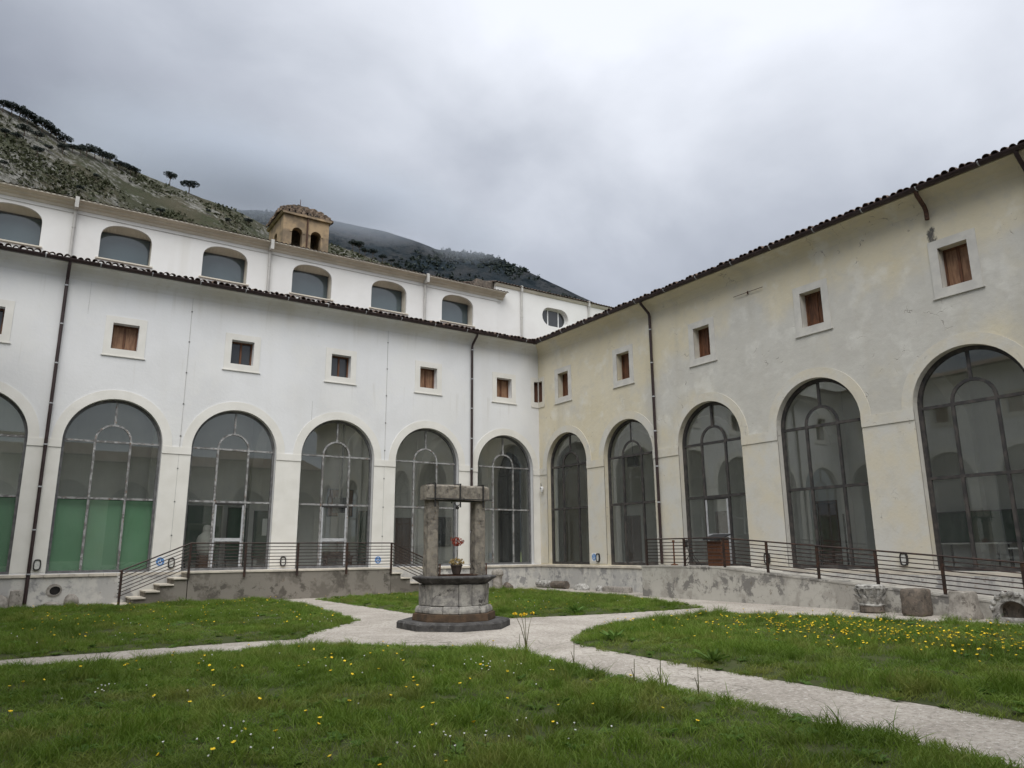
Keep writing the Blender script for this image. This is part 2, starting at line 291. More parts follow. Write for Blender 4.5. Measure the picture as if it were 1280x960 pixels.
# clear window glass
def mk_glass(name, tint, ior, dust):
    b = NB(name)
    tr = b.n('ShaderNodeBsdfTransparent'); tr.inputs[0].default_value = (*tint, 1)
    gl = b.n('ShaderNodeBsdfGlossy'); gl.inputs['Roughness'].default_value = 0.0; gl.inputs[0].default_value = (0.95, 0.97, 0.97, 1)
    dp = b.n('ShaderNodeVectorMath', operation='DOT_PRODUCT'); b.l(b.geo.outputs['Normal'], dp.inputs[0]); b.l(b.geo.outputs['Incoming'], dp.inputs[1])
    sc_ = b.math('POWER', b.math('SUBTRACT', 1.0, b.math('ABSOLUTE', dp.outputs['Value'], clamp=True), clamp=True), 5.0); r0_ = ((ior - 1) / (ior + 1)) ** 2
    fac = b.math('ADD', b.math('MULTIPLY', sc_, 1 - r0_), r0_, clamp=True)      # Schlick reflectance of one face of the pane
    ms = b.n('ShaderNodeMixShader'); b.l(fac, ms.inputs[0]); b.l(tr.outputs[0], ms.inputs[1]); b.l(gl.outputs[0], ms.inputs[2])
    df = b.n('ShaderNodeBsdfDiffuse'); df.inputs[0].default_value = (0.5, 0.51, 0.5, 1)
    oi = b.n('ShaderNodeObjectInfo')
    dm = b.math('ADD', b.math('MULTIPLY', b.rng(b.noise(1.3, 4, 0.6, st=(1, 1, 0.5)), 0.2, 0.9), .6), b.math('MULTIPLY', oi.outputs['Random'], .7))
    dm = b.math('ADD', dm, b.math('MULTIPLY', b.rng(b.noise(9, 5, 0.7, st=(1, 1, 0.12)), 0.5, 0.75), .5))
    m2 = b.n('ShaderNodeMixShader'); b.l(b.math('MULTIPLY', dm, dust), m2.inputs[0])
    b.l(ms.outputs[0], m2.inputs[1]); b.l(df.outputs[0], m2.inputs[2]); b.l(m2.outputs[0], b.out.inputs[0])
    b.t.nodes.remove(b.b); return b.m
mk_glass('window_glass', (0.955, 0.975, 0.965), 1.75, 0.05)
b = NB('film_glass'); oi = b.n('ShaderNodeObjectInfo')
c = b.mix(b.rng(b.noise(0.5, 4, st=(1, 1, .6)), 0.35, 0.65), (0.050, 0.072, 0.082), (0.075, 0.10, 0.11)); c = b.mix(b.math('MULTIPLY', oi.outputs['Random'], 0.5), c, (0.10, 0.135, 0.145))
b.b.inputs['IOR'].default_value = 1.75; b.done(c, 0.04, 0.5)
b = NB('dark_glass'); b.done(b.mix(b.rng(b.noise(0.4, 3), 0.35, 0.65), (0.03, 0.033, 0.035), (0.05, 0.053, 0.055)), 0.08, 0.6)
# mountain
b = NB('hill_rock')
gr = b.mix(b.rng(b.noise(0.012, 6, 0.6), 0.35, 0.65), (0.054, 0.056, 0.035), (0.082, 0.074, 0.050))
gr = b.mix(b.rng(b.noise(0.05, 6, 0.7, loc=(9, 2, 0)), 0.50, 0.62), gr, (0.052, 0.058, 0.033))
rk = b.mix(b.rng(b.noise(0.20, 7, 0.8), 0.44, 0.60), (0.235, 0.23, 0.21), (0.085, 0.082, 0.07))
msk = b.math('ADD', b.math('MULTIPLY', b.noise(0.02, 5, 0.65, 0.4, st=(1, 1, 1), loc=(30, 4, 0)), 0.45), b.math('MULTIPLY', b.noise(0.16, 7, 0.8, 0.3), 0.55))
c = b.mix(b.rng(msk, 0.495, 0.56), gr, rk)
b.bump(b.noise(0.13, 6, 0.75), 1.0, 5.0); b.done(c, 0.95, 0.1)
b = NB('haze_tinted_forest')  # bluish base colour stands in for distance haze
c = b.mix(b.rng(b.noise(0.009, 6, 0.65), 0.38, 0.62), (0.014, 0.022, 0.028), (0.034, 0.037, 0.040))
c = b.mix(b.rng(b.noise(0.03, 6, 0.7, loc=(5, 5, 0)), 0.50, 0.60), c, (0.007, 0.012, 0.016))
b.bump(b.noise(0.035, 6, 0.7), 1.0, 14.0); b.done(c, 0.95, 0.1)

# ------------------------------------------------------------------ mesh helpers
def ident(u, d, z): return (u, d, z)
class MB:
    def __init__(s, T=None): s.v = []; s.f = []; s.T = T or ident
    def p(s, pts):
        i = len(s.v); s.v += [s.T(*q) for q in pts]; return i
    def box(s, a, b):
        (x0, y0, z0), (x1, y1, z1) = a, b
        i = s.p([(x0, y0, z0), (x1, y0, z0), (x1, y1, z0), (x0, y1, z0), (x0, y0, z1), (x1, y0, z1), (x1, y1, z1), (x0, y1, z1)])
        for q in ((0, 3, 2, 1), (4, 5, 6, 7), (0, 1, 5, 4), (1, 2, 6, 5), (2, 3, 7, 6), (3, 0, 4, 7)): s.f.append([i + k for k in q])
        return s
    def loft(s, rings, cap=True, closed=True):
        n = len(rings[0]); i = s.p([q for r in rings for q in r])
        for a in range(len(rings) - 1):
            for k in range(n if closed else n - 1):
                k2 = (k + 1) % n
                s.f.append([i + a * n + k, i + a * n + k2, i + (a + 1) * n + k2, i + (a + 1) * n + k])
        if cap:
            s.f.append([i + k for k in range(n)][::-1]); s.f.append([i + (len(rings) - 1) * n + k for k in range(n)])
        return s
    def prism_z(s, poly, z0, z1): return s.loft([[(x, y, z0) for x, y in poly], [(x, y, z1) for x, y in poly]])
    def prism_d(s, poly, d0, d1): return s.loft([[(x, d0, z) for x, z in poly], [(x, d1, z) for x, z in poly]])
    def prism_u(s, poly, u0, u1): return s.loft([[(u0, d, z) for d, z in poly], [(u1, d, z) for d, z in poly]])
    def tube(s, path, r, n=8):
        path = [Vector(q) for q in path]; rings = []
        for i, q in enumerate(path):
            t = ((path[min(i + 1, len(path) - 1)] - path[max(i - 1, 0)])).normalized()
            a = t.cross(Vector((0, 0, 1)) if abs(t.z) < 0.9 else Vector((1, 0, 0))).normalized(); c = t.cross(a)
            rr = r[i] if isinstance(r, (list, tuple)) else r
            rings.append([tuple(q + a * math.cos(2 * PI * k / n) * rr + c * math.sin(2 * PI * k / n) * rr) for k in range(n)])
        return s.loft(rings)
    def lathe(s, prof, c=(0, 0, 0), n=16, ph=0.0, sx=1, sy=1):
        return s.loft([[(c[0] + r * sx * math.cos(ph + 2 * PI * k / n), c[1] + r * sy * math.sin(ph + 2 * PI * k / n), c[2] + z) for k in range(n)] for r, z in prof])
    def sheet(s, outer, holes, d0, d1):
        """flat plate in (u,z) with holes, from depth d0 (front) to d1 (back)"""
        loops = [outer] + holes; pts = [Vector(q) for l in loops for q in l]; edges = []; o = 0
        for l in loops:
            edges += [(o + k, o + (k + 1) % len(l)) for k in range(len(l))]; o += len(l)
        vo, eo, fo, *_ = delaunay_2d_cdt(pts, edges, [], 0, 1e-6)
        def inside(q, l):
            r = False; j = len(l) - 1
            for i in range(len(l)):
                (xi, yi), (xj, yj) = l[i], l[j]
                if (yi > q[1]) != (yj > q[1]) and q[0] < (xj - xi) * (q[1] - yi) / (yj - yi) + xi: r = not r
                j = i
            return r
        tri = []
        for f in fo:
            cc = sum((vo[k] for k in f), Vector((0, 0))) / len(f)
            if inside(cc, outer) and not any(inside(cc, h) for h in holes): tri.append(f)
        for d in (d0, d1):
            i = s.p([(q.x, d, q.y) for q in vo]); s.f += [[i + k for k in f] for f in tri]
        for l in loops:
            n = len(l); i = s.p([(x, d0, z) for x, z in l] + [(x, d1, z) for x, z in l])
            s.f += [[i + k, i + (k + 1) % n, i + n + (k + 1) % n, i + n + k] for k in range(n)]
        return s
    def mesh(s, name, bevel=0.0, smooth=False, jitter=0.0):
        me = bpy.data.meshes.new(name); me.from_pydata(s.v, [], s.f)
        bm = bmesh.new(); bm.from_mesh(me)
        bmesh.ops.remove_doubles(bm, verts=bm.verts, dist=1e-5)
        if bevel: bmesh.ops.bevel(bm, geom=bm.edges[:], offset=bevel, segments=1, affect='EDGES', clamp_overlap=True)
        if jitter:
            for v in bm.verts:
                v.co += noise.noise_vector(v.co * 4.3) * jitter
        bmesh.ops.recalc_face_normals(bm, faces=bm.faces[:])
        bm.to_mesh(me); bm.free()
        if smooth:
            for p in me.polygons: p.use_smooth = True
            try: me.set_sharp_from_angle(angle=RAD(38))
            except Exception: pass
        return me
    def build(s, name, mat, parent=None, bevel=0.0, smooth=False, jitter=0.0):
        return link(name, s.mesh(name, bevel, smooth, jitter), mat, parent)
def link(name, me, mat=None, parent=None):
    o = bpy.data.objects.new(name, me); COL.objects.link(o)
    if mat is not None and not me.materials: me.materials.append(MATS[mat])
    if parent: o.parent = parent
    return o
def tag(o, label=None, cat=None, group=None, kind=None):
    if label: o['label'] = label
    if cat: o['category'] = cat
    if group: o['group'] = group
    if kind: o['kind'] = kind
    return o
def thing(name, label, cat, loc=(0, 0, 0), rz=0.0, group=None):
    o = bpy.data.objects.new(name, None); COL.objects.link(o); o.location = loc; o.rotation_euler.z = rz; o.empty_display_size = 0.2
    return tag(o, label, cat, group)
def arc(cx, cz, r, a0, a1, n): return [(cx + r * math.cos(a0 + (a1 - a0) * k / n), cz + r * math.sin(a0 + (a1 - a0) * k / n)) for k in range(n + 1)]
def arch_loop(cx, r, sill, spring, n=28): return [(cx - r, sill), (cx + r, sill)] + arc(cx, spring, r, 0, PI, n)

# ------------------------------------------------------------------ ground
W_X, S_Y = -23.75, -29.7        # faces of the wings behind the camera
g = MB(); g.p([(-4000, -4000, -0.06), (4000, -4000, -0.06), (4000, 4000, -0.06), (-4000, 4000, -0.06)]); g.f.append([0, 1, 2, 3])
tag(g.build('ground', 'meadow'), kind='structure')
g = MB(); g.p([(W_X, S_Y, 0), (0, S_Y, 0), (0, 0, 0), (W_X, 0, 0)]); g.f.append([0, 1, 2, 3])
tag(g.build('path', 'path_concrete'), kind='structure')

# ------------------------------------------------------------------ wings of the cloister
HEAVE = 11.25
TN = lambda u, d, z: (-u, -d, z)                   # u runs from the corner, d out into the court
TE = lambda u, d, z: (-d, -u, z)
TW = lambda u, d, z: (W_X + d, -u, z)
TS = lambda u, d, z: (-u, S_Y + d, z)

def make_tile_mesh():
    t = MB(); n = 6; rings = []
    for y, r in ((0.0, 0.098), (0.42, 0.082)):
        rings.append([(r * math.cos(PI * k / n), y, r * math.sin(PI * k / n)) for k in range(n + 1)] +
                     [((r - 0.016) * math.cos(PI * k / n), y, (r - 0.016) * math.sin(PI * k / n)) for k in range(n, -1, -1)])
    t.loft(rings); me = t.mesh('tile', smooth=True); me.materials.append(MATS['old_tile']); return me
TILE = make_tile_mesh()

def roof(parent, T, u0, u1, H, over, slope, depth, pitch=0.205, tiles=True, rot=0.0, hip0=0.0):
    """tiled lean-to roof rising away from the court; eave row of cover tiles as single pieces"""
    def TR(u, s, z): return T(u, over - s, H + 0.02 + s * slope + z)
    mb = MB(TR); n = int((u1 - u0) / pitch); rows = 14
    prof = []
    for k in range(n + 1):
        u = u0 + k * pitch; prof += [(u - pitch * 0.5, -0.02), (u - pitch * 0.28, 0.0), (u, 0.035), (u + pitch * 0.28, 0.0)]
    rings = []
    for r in range(rows + 1):
        s = depth * r / rows
        rings.append([(u, s, z + 0.0) for u, z in prof])
    mb.loft(rings, cap=False, closed=False)
    ro = mb.build('roof', 'old_tile', parent, smooth=True); ro['kind'] = 'stuff'
    if tiles:
        ang = math.atan(slope)
        for k in range(n + 1):
            u = u0 + k * pitch + random.uniform(-.012, .012)
            o = link('tile', TILE, None, ro)
            p = Vector(TR(u, random.uniform(-0.12, -0.01), 0.03 + random.uniform(-.012, .02)))
            q = Vector(TR(u, 1.0, 0.0)) - Vector(TR(u, 0.0, 0.0))
            o.location = p; yv = q.normalized(); xv = yv.cross(Vector((0, 0, 1))).normalized(); zv = xv.cross(yv)
            mm = Matrix((xv, yv, zv)).transposed().to_4x4()
            o.rotation_euler = (mm @ Matrix.Rotation(random.gauss(0, .07), 4, 'Z') @ Matrix.Rotation(random.gauss(0, .05), 4, 'X')).to_euler(); q_ = random.uniform(.86, 1.16); o.scale = (q_, 1, random.uniform(.8, 1.2))
    return ro

def gutter(parent, T, u0, u1, H, over, step=1.6):
    r = 0.105; c = (over + 0.07, H)
    outer = [(c[0] + r * math.cos(a), c[1] + r * math.sin(a)) for a in [PI + PI * k / 8 for k in range(9)]]
    inner = [(c[0] + (r - .01) * math.cos(a), c[1] + (r - .01) * math.sin(a)) for a in [2 * PI - PI * k / 8 for k in range(9)]]
    gm = MB(T).prism_u(outer + inner, u0, u1); go = gm.build('gutter', 'brown_metal', parent, smooth=True)
    u = u0 + 0.7
    while u < u1:
        bo = [(c[0] + (r + .008) * math.cos(a), c[1] + (r + .008) * math.sin(a)) for a in [PI + PI * k / 8 for k in range(9)]]
        bi = [(c[0] + (r + .001) * math.cos(a), c[1] + (r + .001) * math.sin(a)) for a in [2 * PI - PI * k / 8 for k in range(9)]]
        MB(T).prism_u(bo + bi, u, u + 0.03).build('bracket', 'aluminium', go)
        u += step
    return go

def drainpipe(parent, T, u, top, bottom, over, mat='brown_metal', r=0.055):
    path = [(u, over + .06, top - 0.05), (u, over + .04, top - 0.18), (u, 0.14, top - 0.50), (u, 0.10, top - 0.62), (u, 0.10, bottom)]
    if over <= 0.2: path = [(u, 0.10, top), (u, 0.10, bottom)]
    o = MB(T).tube([T(*q) for q in path], r, 10) if False else None
    mb = MB(); mb.tube([T(*q) for q in path], r, 10); o = mb.build('drainpipe', mat, parent, smooth=True)
    z = bottom + 0.9
    while z < top - 0.7:
        k = MB(T); k.lathe([(r + .004, -.02), (r + .012, -.02), (r + .012, .02), (r + .004, .02)], (u, 0.10, z), 10)
        k.box((u - .012, 0.0, z - .012), (u + .012, 0.10, z + .012)); k.build('pipe_clip', 'aluminium' if mat == 'brown_metal' else mat, o)
        z += 1.35
    return o

SILL, T1, T2, IR = 1.0, 3.40, 5.30, 0.54
def glazing(parent, T, cx, r, spring, ring_mat, bar_mat, full=True, label=None, door=False, bw=0.034, fw=0.085):
    D = -0.26
    outer = arch_loop(cx, r - .002, SILL + .002, spring); inner = arch_loop(cx, r - fw, SILL + fw, spring)
    fr = MB(T).sheet(outer, [inner], D + 0.05, D - 0.05).build('arched_window', ring_mat, parent)
    if not full:
        MB(T).prism_d(inner, D - .005, D + .005).build('pane', 'dark_glass', fr); 
        for x in (cx - IR, cx + IR): MB(T).box((x - .03, D - .03, SILL + fw), (x + .03, D + .03, T2)).build('mullion', bar_mat, fr)
        for z in (T1, T2): MB(T).box((cx - r + fw, D - .028, z - .03), (cx + r - fw, D + .028, z + .03)).build('transom', bar_mat, fr)
        return fr
    for x in (cx - IR, cx + IR):
        for z0, z1 in ((SILL + fw, T1 - bw), (T1 + bw, T2 - bw)):
            MB(T).box((x - bw, D - .035, z0), (x + bw, D + .035, z1)).build('mullion', bar_mat, fr)
    for z in (T1, T2):
        MB(T).box((cx - r + fw, D - .033, z - bw), (cx + r - fw, D + .033, z + bw)).build('transom', bar_mat, fr)
    MB(T).prism_d(arc(cx, T2 + bw, IR + bw, 0, PI, 16) + arc(cx, T2 + bw, IR - bw, PI, 0, 16), D - .03, D + .03).build('inner_arch', bar_mat, fr)
    MB(T).box((cx - bw, D - .03, T2 + IR + bw * 2 - .004), (cx + bw, D + .03, spring + r - fw + .003)).build('fan_bar', bar_mat, fr)
    # panes, each hung a hair out of true
    def TP():
        a_, b_ = random.gauss(0, .005), random.gauss(0, .004); zc_ = random.choice((2.2, 4.3))
        return lambda u, d, z: T(u, d + a_ * (u - cx) + b_ * (z - zc_), z)
    xs = [cx - r + fw, cx - IR, cx + IR, cx + r - fw]; gd = .004
    for i in range(3):
        for z0, z1 in ((SILL + fw, T1), (T1, T2)):
            MB(TP()).box((xs[i] + (bw if i else 0) - (0 if i else .01), D - gd, z0 - .0), (xs[i + 1] - (bw if i < 2 else -.01), D + gd, z1)).build('pane', 'window_glass', fr)
    z0 = T2 + bw
    MB(TP()).prism_d(arc(cx, z0, IR - bw + .004, 0, PI, 14), D - gd, D + gd).build('pane', 'window_glass', fr)
    ro = r - fw + .006; dz = z0 - spring; xo = math.sqrt(max(ro * ro - dz * dz, 0)); a0 = math.asin(max(-1, min(1, dz / ro)))
    for sg in (1, -1):
        poly = [(cx + sg * (IR + bw), z0), (cx + sg * xo, z0)] + [(cx + sg * (q[0]), spring + q[1]) for q in [(ro * math.cos(a0 + (PI / 2 - a0) * k / 12), ro * math.sin(a0 + (PI / 2 - a0) * k / 12)) for k in range(1, 13)]]
        poly[-1] = (cx + sg * bw, poly[-1][1]); poly = [q if abs(q[0] - cx) > bw else (cx + sg * bw, q[1]) for q in poly]
        poly += [(cx + sg * bw, z0 + IR + bw)] + [(cx + sg * (IR + bw) * math.sin(PI / 2 * k / 10), z0 + (IR + bw) * math.cos(PI / 2 * k / 10)) for k in range(1, 10)]
        MB(TP()).prism_d(poly, D - gd, D + gd).build('pane', 'window_glass', fr)
    if door:
        x0, x1 = cx - IR + bw, cx + IR - bw
        MB(T).box((x0, D - .06, T1 - .10), (x1, D + .07, T1 - bw - .002)).build('door_head', 'black_iron', fr)
        for x in (x0, x1 - .06): MB(T).box((x, D + .036, SILL + fw), (x + .06, D + .065, T1 - .105)).build('door_stile', 'aluminium', fr)
        MB(T).box((x0 + .065, D + .036, 2.0), (x1 - .065, D + .06, 2.12)).build('door_rail', 'aluminium', fr)
    return fr

def small_window(parent, T, cu, z0, z1, w_, mat_s, style, trim, pane):
    """square opening with a flat painted surround and wooden shutters"""
    t = 0.235
    outer = [(cu - w_ / 2 - t, z0 - t), (cu + w_ / 2 + t, z0 - t), (cu + w_ / 2 + t, z1 + t), (cu - w_ / 2 - t, z1 + t)]
    hole = [(cu - w_ / 2, z0), (cu + w_ / 2, z0), (cu + w_ / 2, z1), (cu - w_ / 2, z1)]
    so = MB(T).sheet(outer, [hole], 0.022, -0.01).build('window_surround', trim, parent)
    MB(T).box((cu - w_ / 2 - t * 1.18, 0.0, z0 - t - .035), (cu + w_ / 2 + t * 1.18, 0.045, z0 - t - .001)).build('sill', trim, so)
    D = -0.30; f = 0.055
    MB(T).sheet(hole, [[(cu - w_ / 2 + f, z0 + f), (cu + w_ / 2 - f, z0 + f), (cu + w_ / 2 - f, z1 - f), (cu - w_ / 2 + f, z1 - f)]], D + .03, D - .05).build('frame', mat_s, so)
    MB(T).box((cu - .035, D - .03, z0 + f), (cu + .035, D + .02, z1 - f)).build('frame_post', mat_s, so)
    for a, b_ in ((cu - w_ / 2 + f, cu - .035), (cu + .035, cu + w_ / 2 - f)):
        MB(T).box((a, D - .035, z0 + f), (b_, D - .012, z1 - f)).build('shutter_panel' if style != 'glass' else 'pane', pane, so)
    return so

def wing(name, label, T, U, centers, r, spring, H, wins, wall_mat, trim, archtrim, ring_mat, bar_mat, full, notch=None, group=None, over=0.5, wz=(8.5, 9.42), ww=0.82, u_first=0.0):
    root = thing(name, label, 'building')
    holes = [arch_loop(c, r, SILL, spring) for c in centers]
    for w_ in wins: holes.append([(w_['u'] - ww / 2, wz[0]), (w_['u'] + ww / 2, wz[0]), (w_['u'] + ww / 2, wz[1]), (w_['u'] - ww / 2, wz[1])])
    outer = [(u_first, -0.1), (U, -0.1), (U, H + .05), (u_first, H + .05)]
    if notch: outer += [(0, notch[2]), (notch[0], notch[2]), (notch[0], notch[1]), (0, notch[1])]
    MB(T).sheet(outer, holes, 0.0, -0.42).build('wall', wall_mat, root)
    # arch bands, impost bands
    for c in centers:
        MB(T).prism_d(arc(c, spring, r + .31, 0, PI, 32) + arc(c, spring, r + .001, PI, 0, 32), 0.020, -0.02).build('arch_band', archtrim, root)
    edges = sorted(centers); segs = [(0.0, edges[0] - r)] + [(edges[k] + r, edges[k + 1] - r) for k in range(len(edges) - 1)] + [(edges[-1] + r, U)]
    for k, (a, b_) in enumerate(segs):
        if b_ - a < 0.05: continue
        a2 = a + (0.036 if k == 0 else 0)
        MB(T).box((a2, -.02, 5.00), (b_, 0.034, spring - .002)).build('impost_band', archtrim, root)
        MB(T).box((a2, -.02, SILL + .05), (b_, 0.010, 4.998)).build('pier_face', archtrim, root)
    # eave moulding
    MB(T).prism_u([(-.02, H - .52), (0.003, H - .50), (0.05, H - .38), (0.14, H - .26), (0.30, H - .16), (over - .02, H - .10), (over - .02, H + .0), (-.1, H + .1)], u_first if u_first else 0.0, U).build('eave_moulding', wall_mat, root)
    return root

# ---- north wing (white)
NC = [1.885 + 3.948 * k for k in range(6)]; NR, NSP = 1.50, 5.25; NU = 23.75
nwins = [dict(u=u) for u in (1.96, 5.88, 9.85, 13.73, 17.69, 21.62)]
NOTCH_N = (0.27, 8.46, 9.46); NOTCH_E = (0.33, 8.46, 9.46)
north = wing('white_cloister_wing', 'white plastered cloister wing with arched glazing and square shuttered windows, platform steps before it', TN, NU, NC, NR, NSP, HEAVE, nwins,
             'white_plaster', 'trim_white', 'trim_white', 'frame_steel', 'frame_worn_white', True, NOTCH_N)
for k, w_ in enumerate(nwins):
    small_window(north, TN, w_['u'], 8.5, 9.42, 0.82, 'shutter_wood', 'glass' if k in (3, 2, 5) else 'wood', 'trim_white', 'dark_glass' if k in (2, 3, 5) else 'shutter_light')
for k, c in enumerate(NC): glazing(north, TN, c, NR, NSP, 'frame_steel', 'frame_worn_white', True, door=(k in (2, 3)))
roof(north, TN, 0.25, NU, HEAVE, 0.5, 0.26, 5.28)
gutter(north, TN, 0.40, NU, HEAVE, 0.5)
for u, z in ((3.74, 0.15), (19.62, 0.10)): drainpipe(north, TN, u, HEAVE, z, 0.5)
# ---- east wing (cream, worn)
EC = [2.02, 6.03, 10.25, 14.57, 19.0, 23.4, 27.7]; ER, ESP = 1.45, 5.31; EU = 29.7
ewins = [dict(u=u) for u in (1.94, 6.0, 10.26, 14.80, 19.13, 23.5, 27.8)]
east = wing('cream_cloister_wing', 'worn cream plastered cloister wing with dark framed arched glazing and a long ramp before it', TE, EU, EC, ER, ESP, HEAVE, ewins,
            'cream_plaster', 'cream_trim_east', 'cream_trim_east', 'frame_dark', 'frame_dark', True, NOTCH_E, wz=(8.42, 9.56), ww=0.76)
for k, w_ in enumerate(ewins): small_window(east, TE, w_['u'], 8.42, 9.56, 0.76, 'shutter_wood', 'wood', 'east_surround', 'shutter_light' if k == 4 else 'shutter_wood')
for k, c in enumerate(EC): glazing(east, TE, c, ER, ESP, 'frame_dark', 'frame_dark', True, door=(k == 2), bw=.042, fw=.11)
roof(east, TE, 0.40, EU, HEAVE, 0.5, 0.26, 5.28)
gutter(east, TE, 0.40, EU, HEAVE, 0.5)
drainpipe(east, TE, 7.75, HEAVE, 1.08, 0.5)
mb = MB(); mb.tube([TE(18.66, .56, 11.18), TE(18.66, .52, 11.05), TE(18.66, .2, 10.8), TE(18.66, .13, 10.68), TE(18.66, .13, 10.42)], .06, 10)
mb.build('broken_drainpipe', 'rusty_iron', east, smooth=True)
drainpipe(east, TE, 21.15, HEAVE, 1.0, 0.5)
MB(TE).box((11.87, .06, 10.20), (13.1, .075, 10.215)).build('wall_rod', 'rusty_iron', east)
MB(TE).box((12.45, 0, 10.15), (12.465, .06, 10.26)).build('wall_rod_pin', 'rusty_iron', east)
# corner post closing the angle above and below the small corner window
mb = MB(); mb.box((0.0, 0.0, -0.1), (0.44, 0.44, 8.46)); mb.box((0.0, 0.0, 9.46), (0.44, 0.44, 11.3)); mb.build('corner_pier', 'cream_plaster', east)
mb = MB(); mb.loft([[(-.27, .42, z), (.42, -.33, z), (.48, -.27, z), (-.21, .48, z)] for z in (8.46, 9.46)]); mb.build('corner_shutter', 'door_wood', east)
MB().prism_z([(-.42, -.035), (0.03, -.035), (.03, -.05 + .08), (-.42, .02)], 8.20, 8.235).build('corner_sill', 'trim_white', north)
MB().prism_z([(-.035, -.48), (-.035, -.04), (.02, -.04), (.02, -.48)], 8.20, 8.235).build('corner_sill', 'cream_trim_east', east)
for T_, n_, par, mt_ in ((TN, NOTCH_N, north, 'trim_white'), (TE, NOTCH_E, east, 'cream_trim_east')):
    MB(T_).sheet([(.024, 8.24), (n_[0] + .18, 8.24), (n_[0] + .18, 9.66), (.024, 9.66)], [[(.03, 8.462), (n_[0] - .002, 8.462), (n_[0] - .002, 9.458), (.03, 9.458)]], .02, -.008).build('corner_surround', mt_, par)
# ---- wings behind the camera, mirrored in the panes
WC = [2.02 + 4.28 * k for k in range(7)]
west = wing('west_cloister_wing', 'plain cloister wing whitened to brighten its mirror image in the panes of the worn cream wing', TW, EU, WC, ER, ESP, HEAVE, [dict(u=u) for u in WC], 'white_plaster', 'trim_white', 'trim_white', 'frame_dark', 'frame_dark', False)  # white plaster picked to brighten the mirrored image
for c in WC:
    small_window(west, TW, c, 8.5, 9.42, 0.82, 'shutter_wood', 'wood', 'cream_trim_east', 'shutter_wood'); glazing(west, TW, c, ER, ESP, 'frame_dark', 'frame_dark', False)
roof(west, TW, 0.4, EU, HEAVE, 0.5, 0.26, 5.28, tiles=False); gutter(west, TW, 0.4, EU - .4, HEAVE, 0.5, 4)
south = wing('south_cloister_wing', 'low cream cloister wing with a tiled eave mirrored in the panes of the white wing', TS, NU, NC, NR - .1, 5.0, 8.1, [], 'cream_plaster', 'cream_trim_east', 'cream_trim_east', 'frame_dark', 'frame_dark', False)
for c in NC: glazing(south, TS, c, NR - .1, 5.0, 'frame_dark', 'frame_dark', False)
roof(south, TS, 0.4, NU, 8.1, 0.5, 0.26, 5.28, tiles=False); gutter(south, TS, 0.4, NU - .4, 8.1, 0.5, 4)

# ---- plinths and ledge stones
def plinth(parent, T, u0, u1):
    MB(T).box((u0, 0.0, -0.1), (u1, 0.05, 0.885)).build('plinth', 'plinth_render', parent)
def ledge(parent, T, u0, u1, step=0.42):
    n = round((u1 - u0) / step); st = (u1 - u0) / n
    me = None
    for k in range(n):
        a = u0 + k * st
        lm = MB(T).box((a + .003, -0.2, 0.89), (a + st - .003, 0.10 + random.uniform(-.006, .006), 0.985 + random.uniform(-.006, .004)))
        lm.build('ledge_stone', 'ledge_stone', parent, bevel=0.008)
plinth(north, TN, 0.05, NU); ledge(north, TN, 0.10, 5.9); ledge(north, TN, 17.15, NU)
plinth(east, TE, 0.0, EU); ledge(east, TE, 0.0, 8.1)
plinth(west, TW, 0.05, EU); plinth(south, TS, 0.05, NU)
MB(TN).box((5.92, -.2, .89), (17.13, .012, .985)).build('threshold', 'ledge_stone', north)
MB(TE).box((8.12, -.2, .89), (EU, .012, .985)).build('threshold', 'ledge_stone', east)

# ---- corridors behind the glass
CD = 4.6
mb = MB(); mb.box((-NU, .43, .80), (CD, CD, .97)); mb.build('corridor_floor', 'inside_floor', north)
mb = MB(); mb.box((.43, -EU, .80), (CD, .425, .97)); mb.build('corridor_floor', 'inside_floor', east)
def back_wall(parent, T, u0, u1, holes):
    MB(T).sheet([(u0, .97), (u1, .97), (u1, 11.2), (u0, 11.2)], holes, -CD, -CD - .2).build('back_wall', 'inside_plaster', parent)
    for h in holes:
        xs = [q[0] for q in h]; zs = [q[1] for q in h]
rect = lambda a, b_, z0, z1: [(a, z0), (b_, z0), (b_, z1), (a, z1)]
nd = [(4.15, 5.15, 3.17)]
hN = [rect(a, b_, .975, z) for a, b_, z in nd] + [[(-2.2, .975), (-.55, .975)] + arc(-1.375, 5.9, .825, 0, PI, 14)]
hE = [rect(.55, 1.75, .975, 3.2), rect(11.15, 12.4, .975, 3.2), rect(6.3, 7.0, .975, 3.15)] + [[(-4.3, .975), (-2.1, .975)] + arc(-3.2, 5.0, 1.1, 0, PI, 14)]
back_wall(north, TN, -CD, NU, hN); back_wall(east, TE, -CD, EU, hE)
def leaf_door(parent, T, a, b_, z1):
    MB(T).box((a, -CD - .12, .98), (b_, -CD - .06, z1)).build('door', 'door_wood', parent)
leaf_door(north, TN, *nd[0]); leaf_door(east, TE, .55, 1.75, 3.2); leaf_door(east, TE, 11.15, 12.4, 3.2); leaf_door(east, TE, 6.3, 7.0, 3.15)
for a in (11.05, 12.4): MB(TE).box((a, -CD, .98), (a + .10, -CD + .06, 3.3)).build('door_jamb', 'door_wood', east)
MB(TE).box((11.05, -CD, 3.2), (12.5, -CD + .06, 3.3)).build('door_lintel', 'door_wood', east)
MB(TN).box((-2.6, -CD - 1.2, .9), (-.2, -CD - .9, 7.2)).build('passage_shade_slab', 'painted_shade', north)  # dark slabs; the unlit passage is put into their colour
MB(TE).box((-4.6, -CD - 1.2, .9), (-1.7, -CD - .9, 6.6)).build('passage_shade_slab', 'painted_shade', east)
mb = MB(); mb.box((-NU, .43, 7.5), (CD, CD, 7.62)); mb.build('ceiling', 'inside_plaster', north)
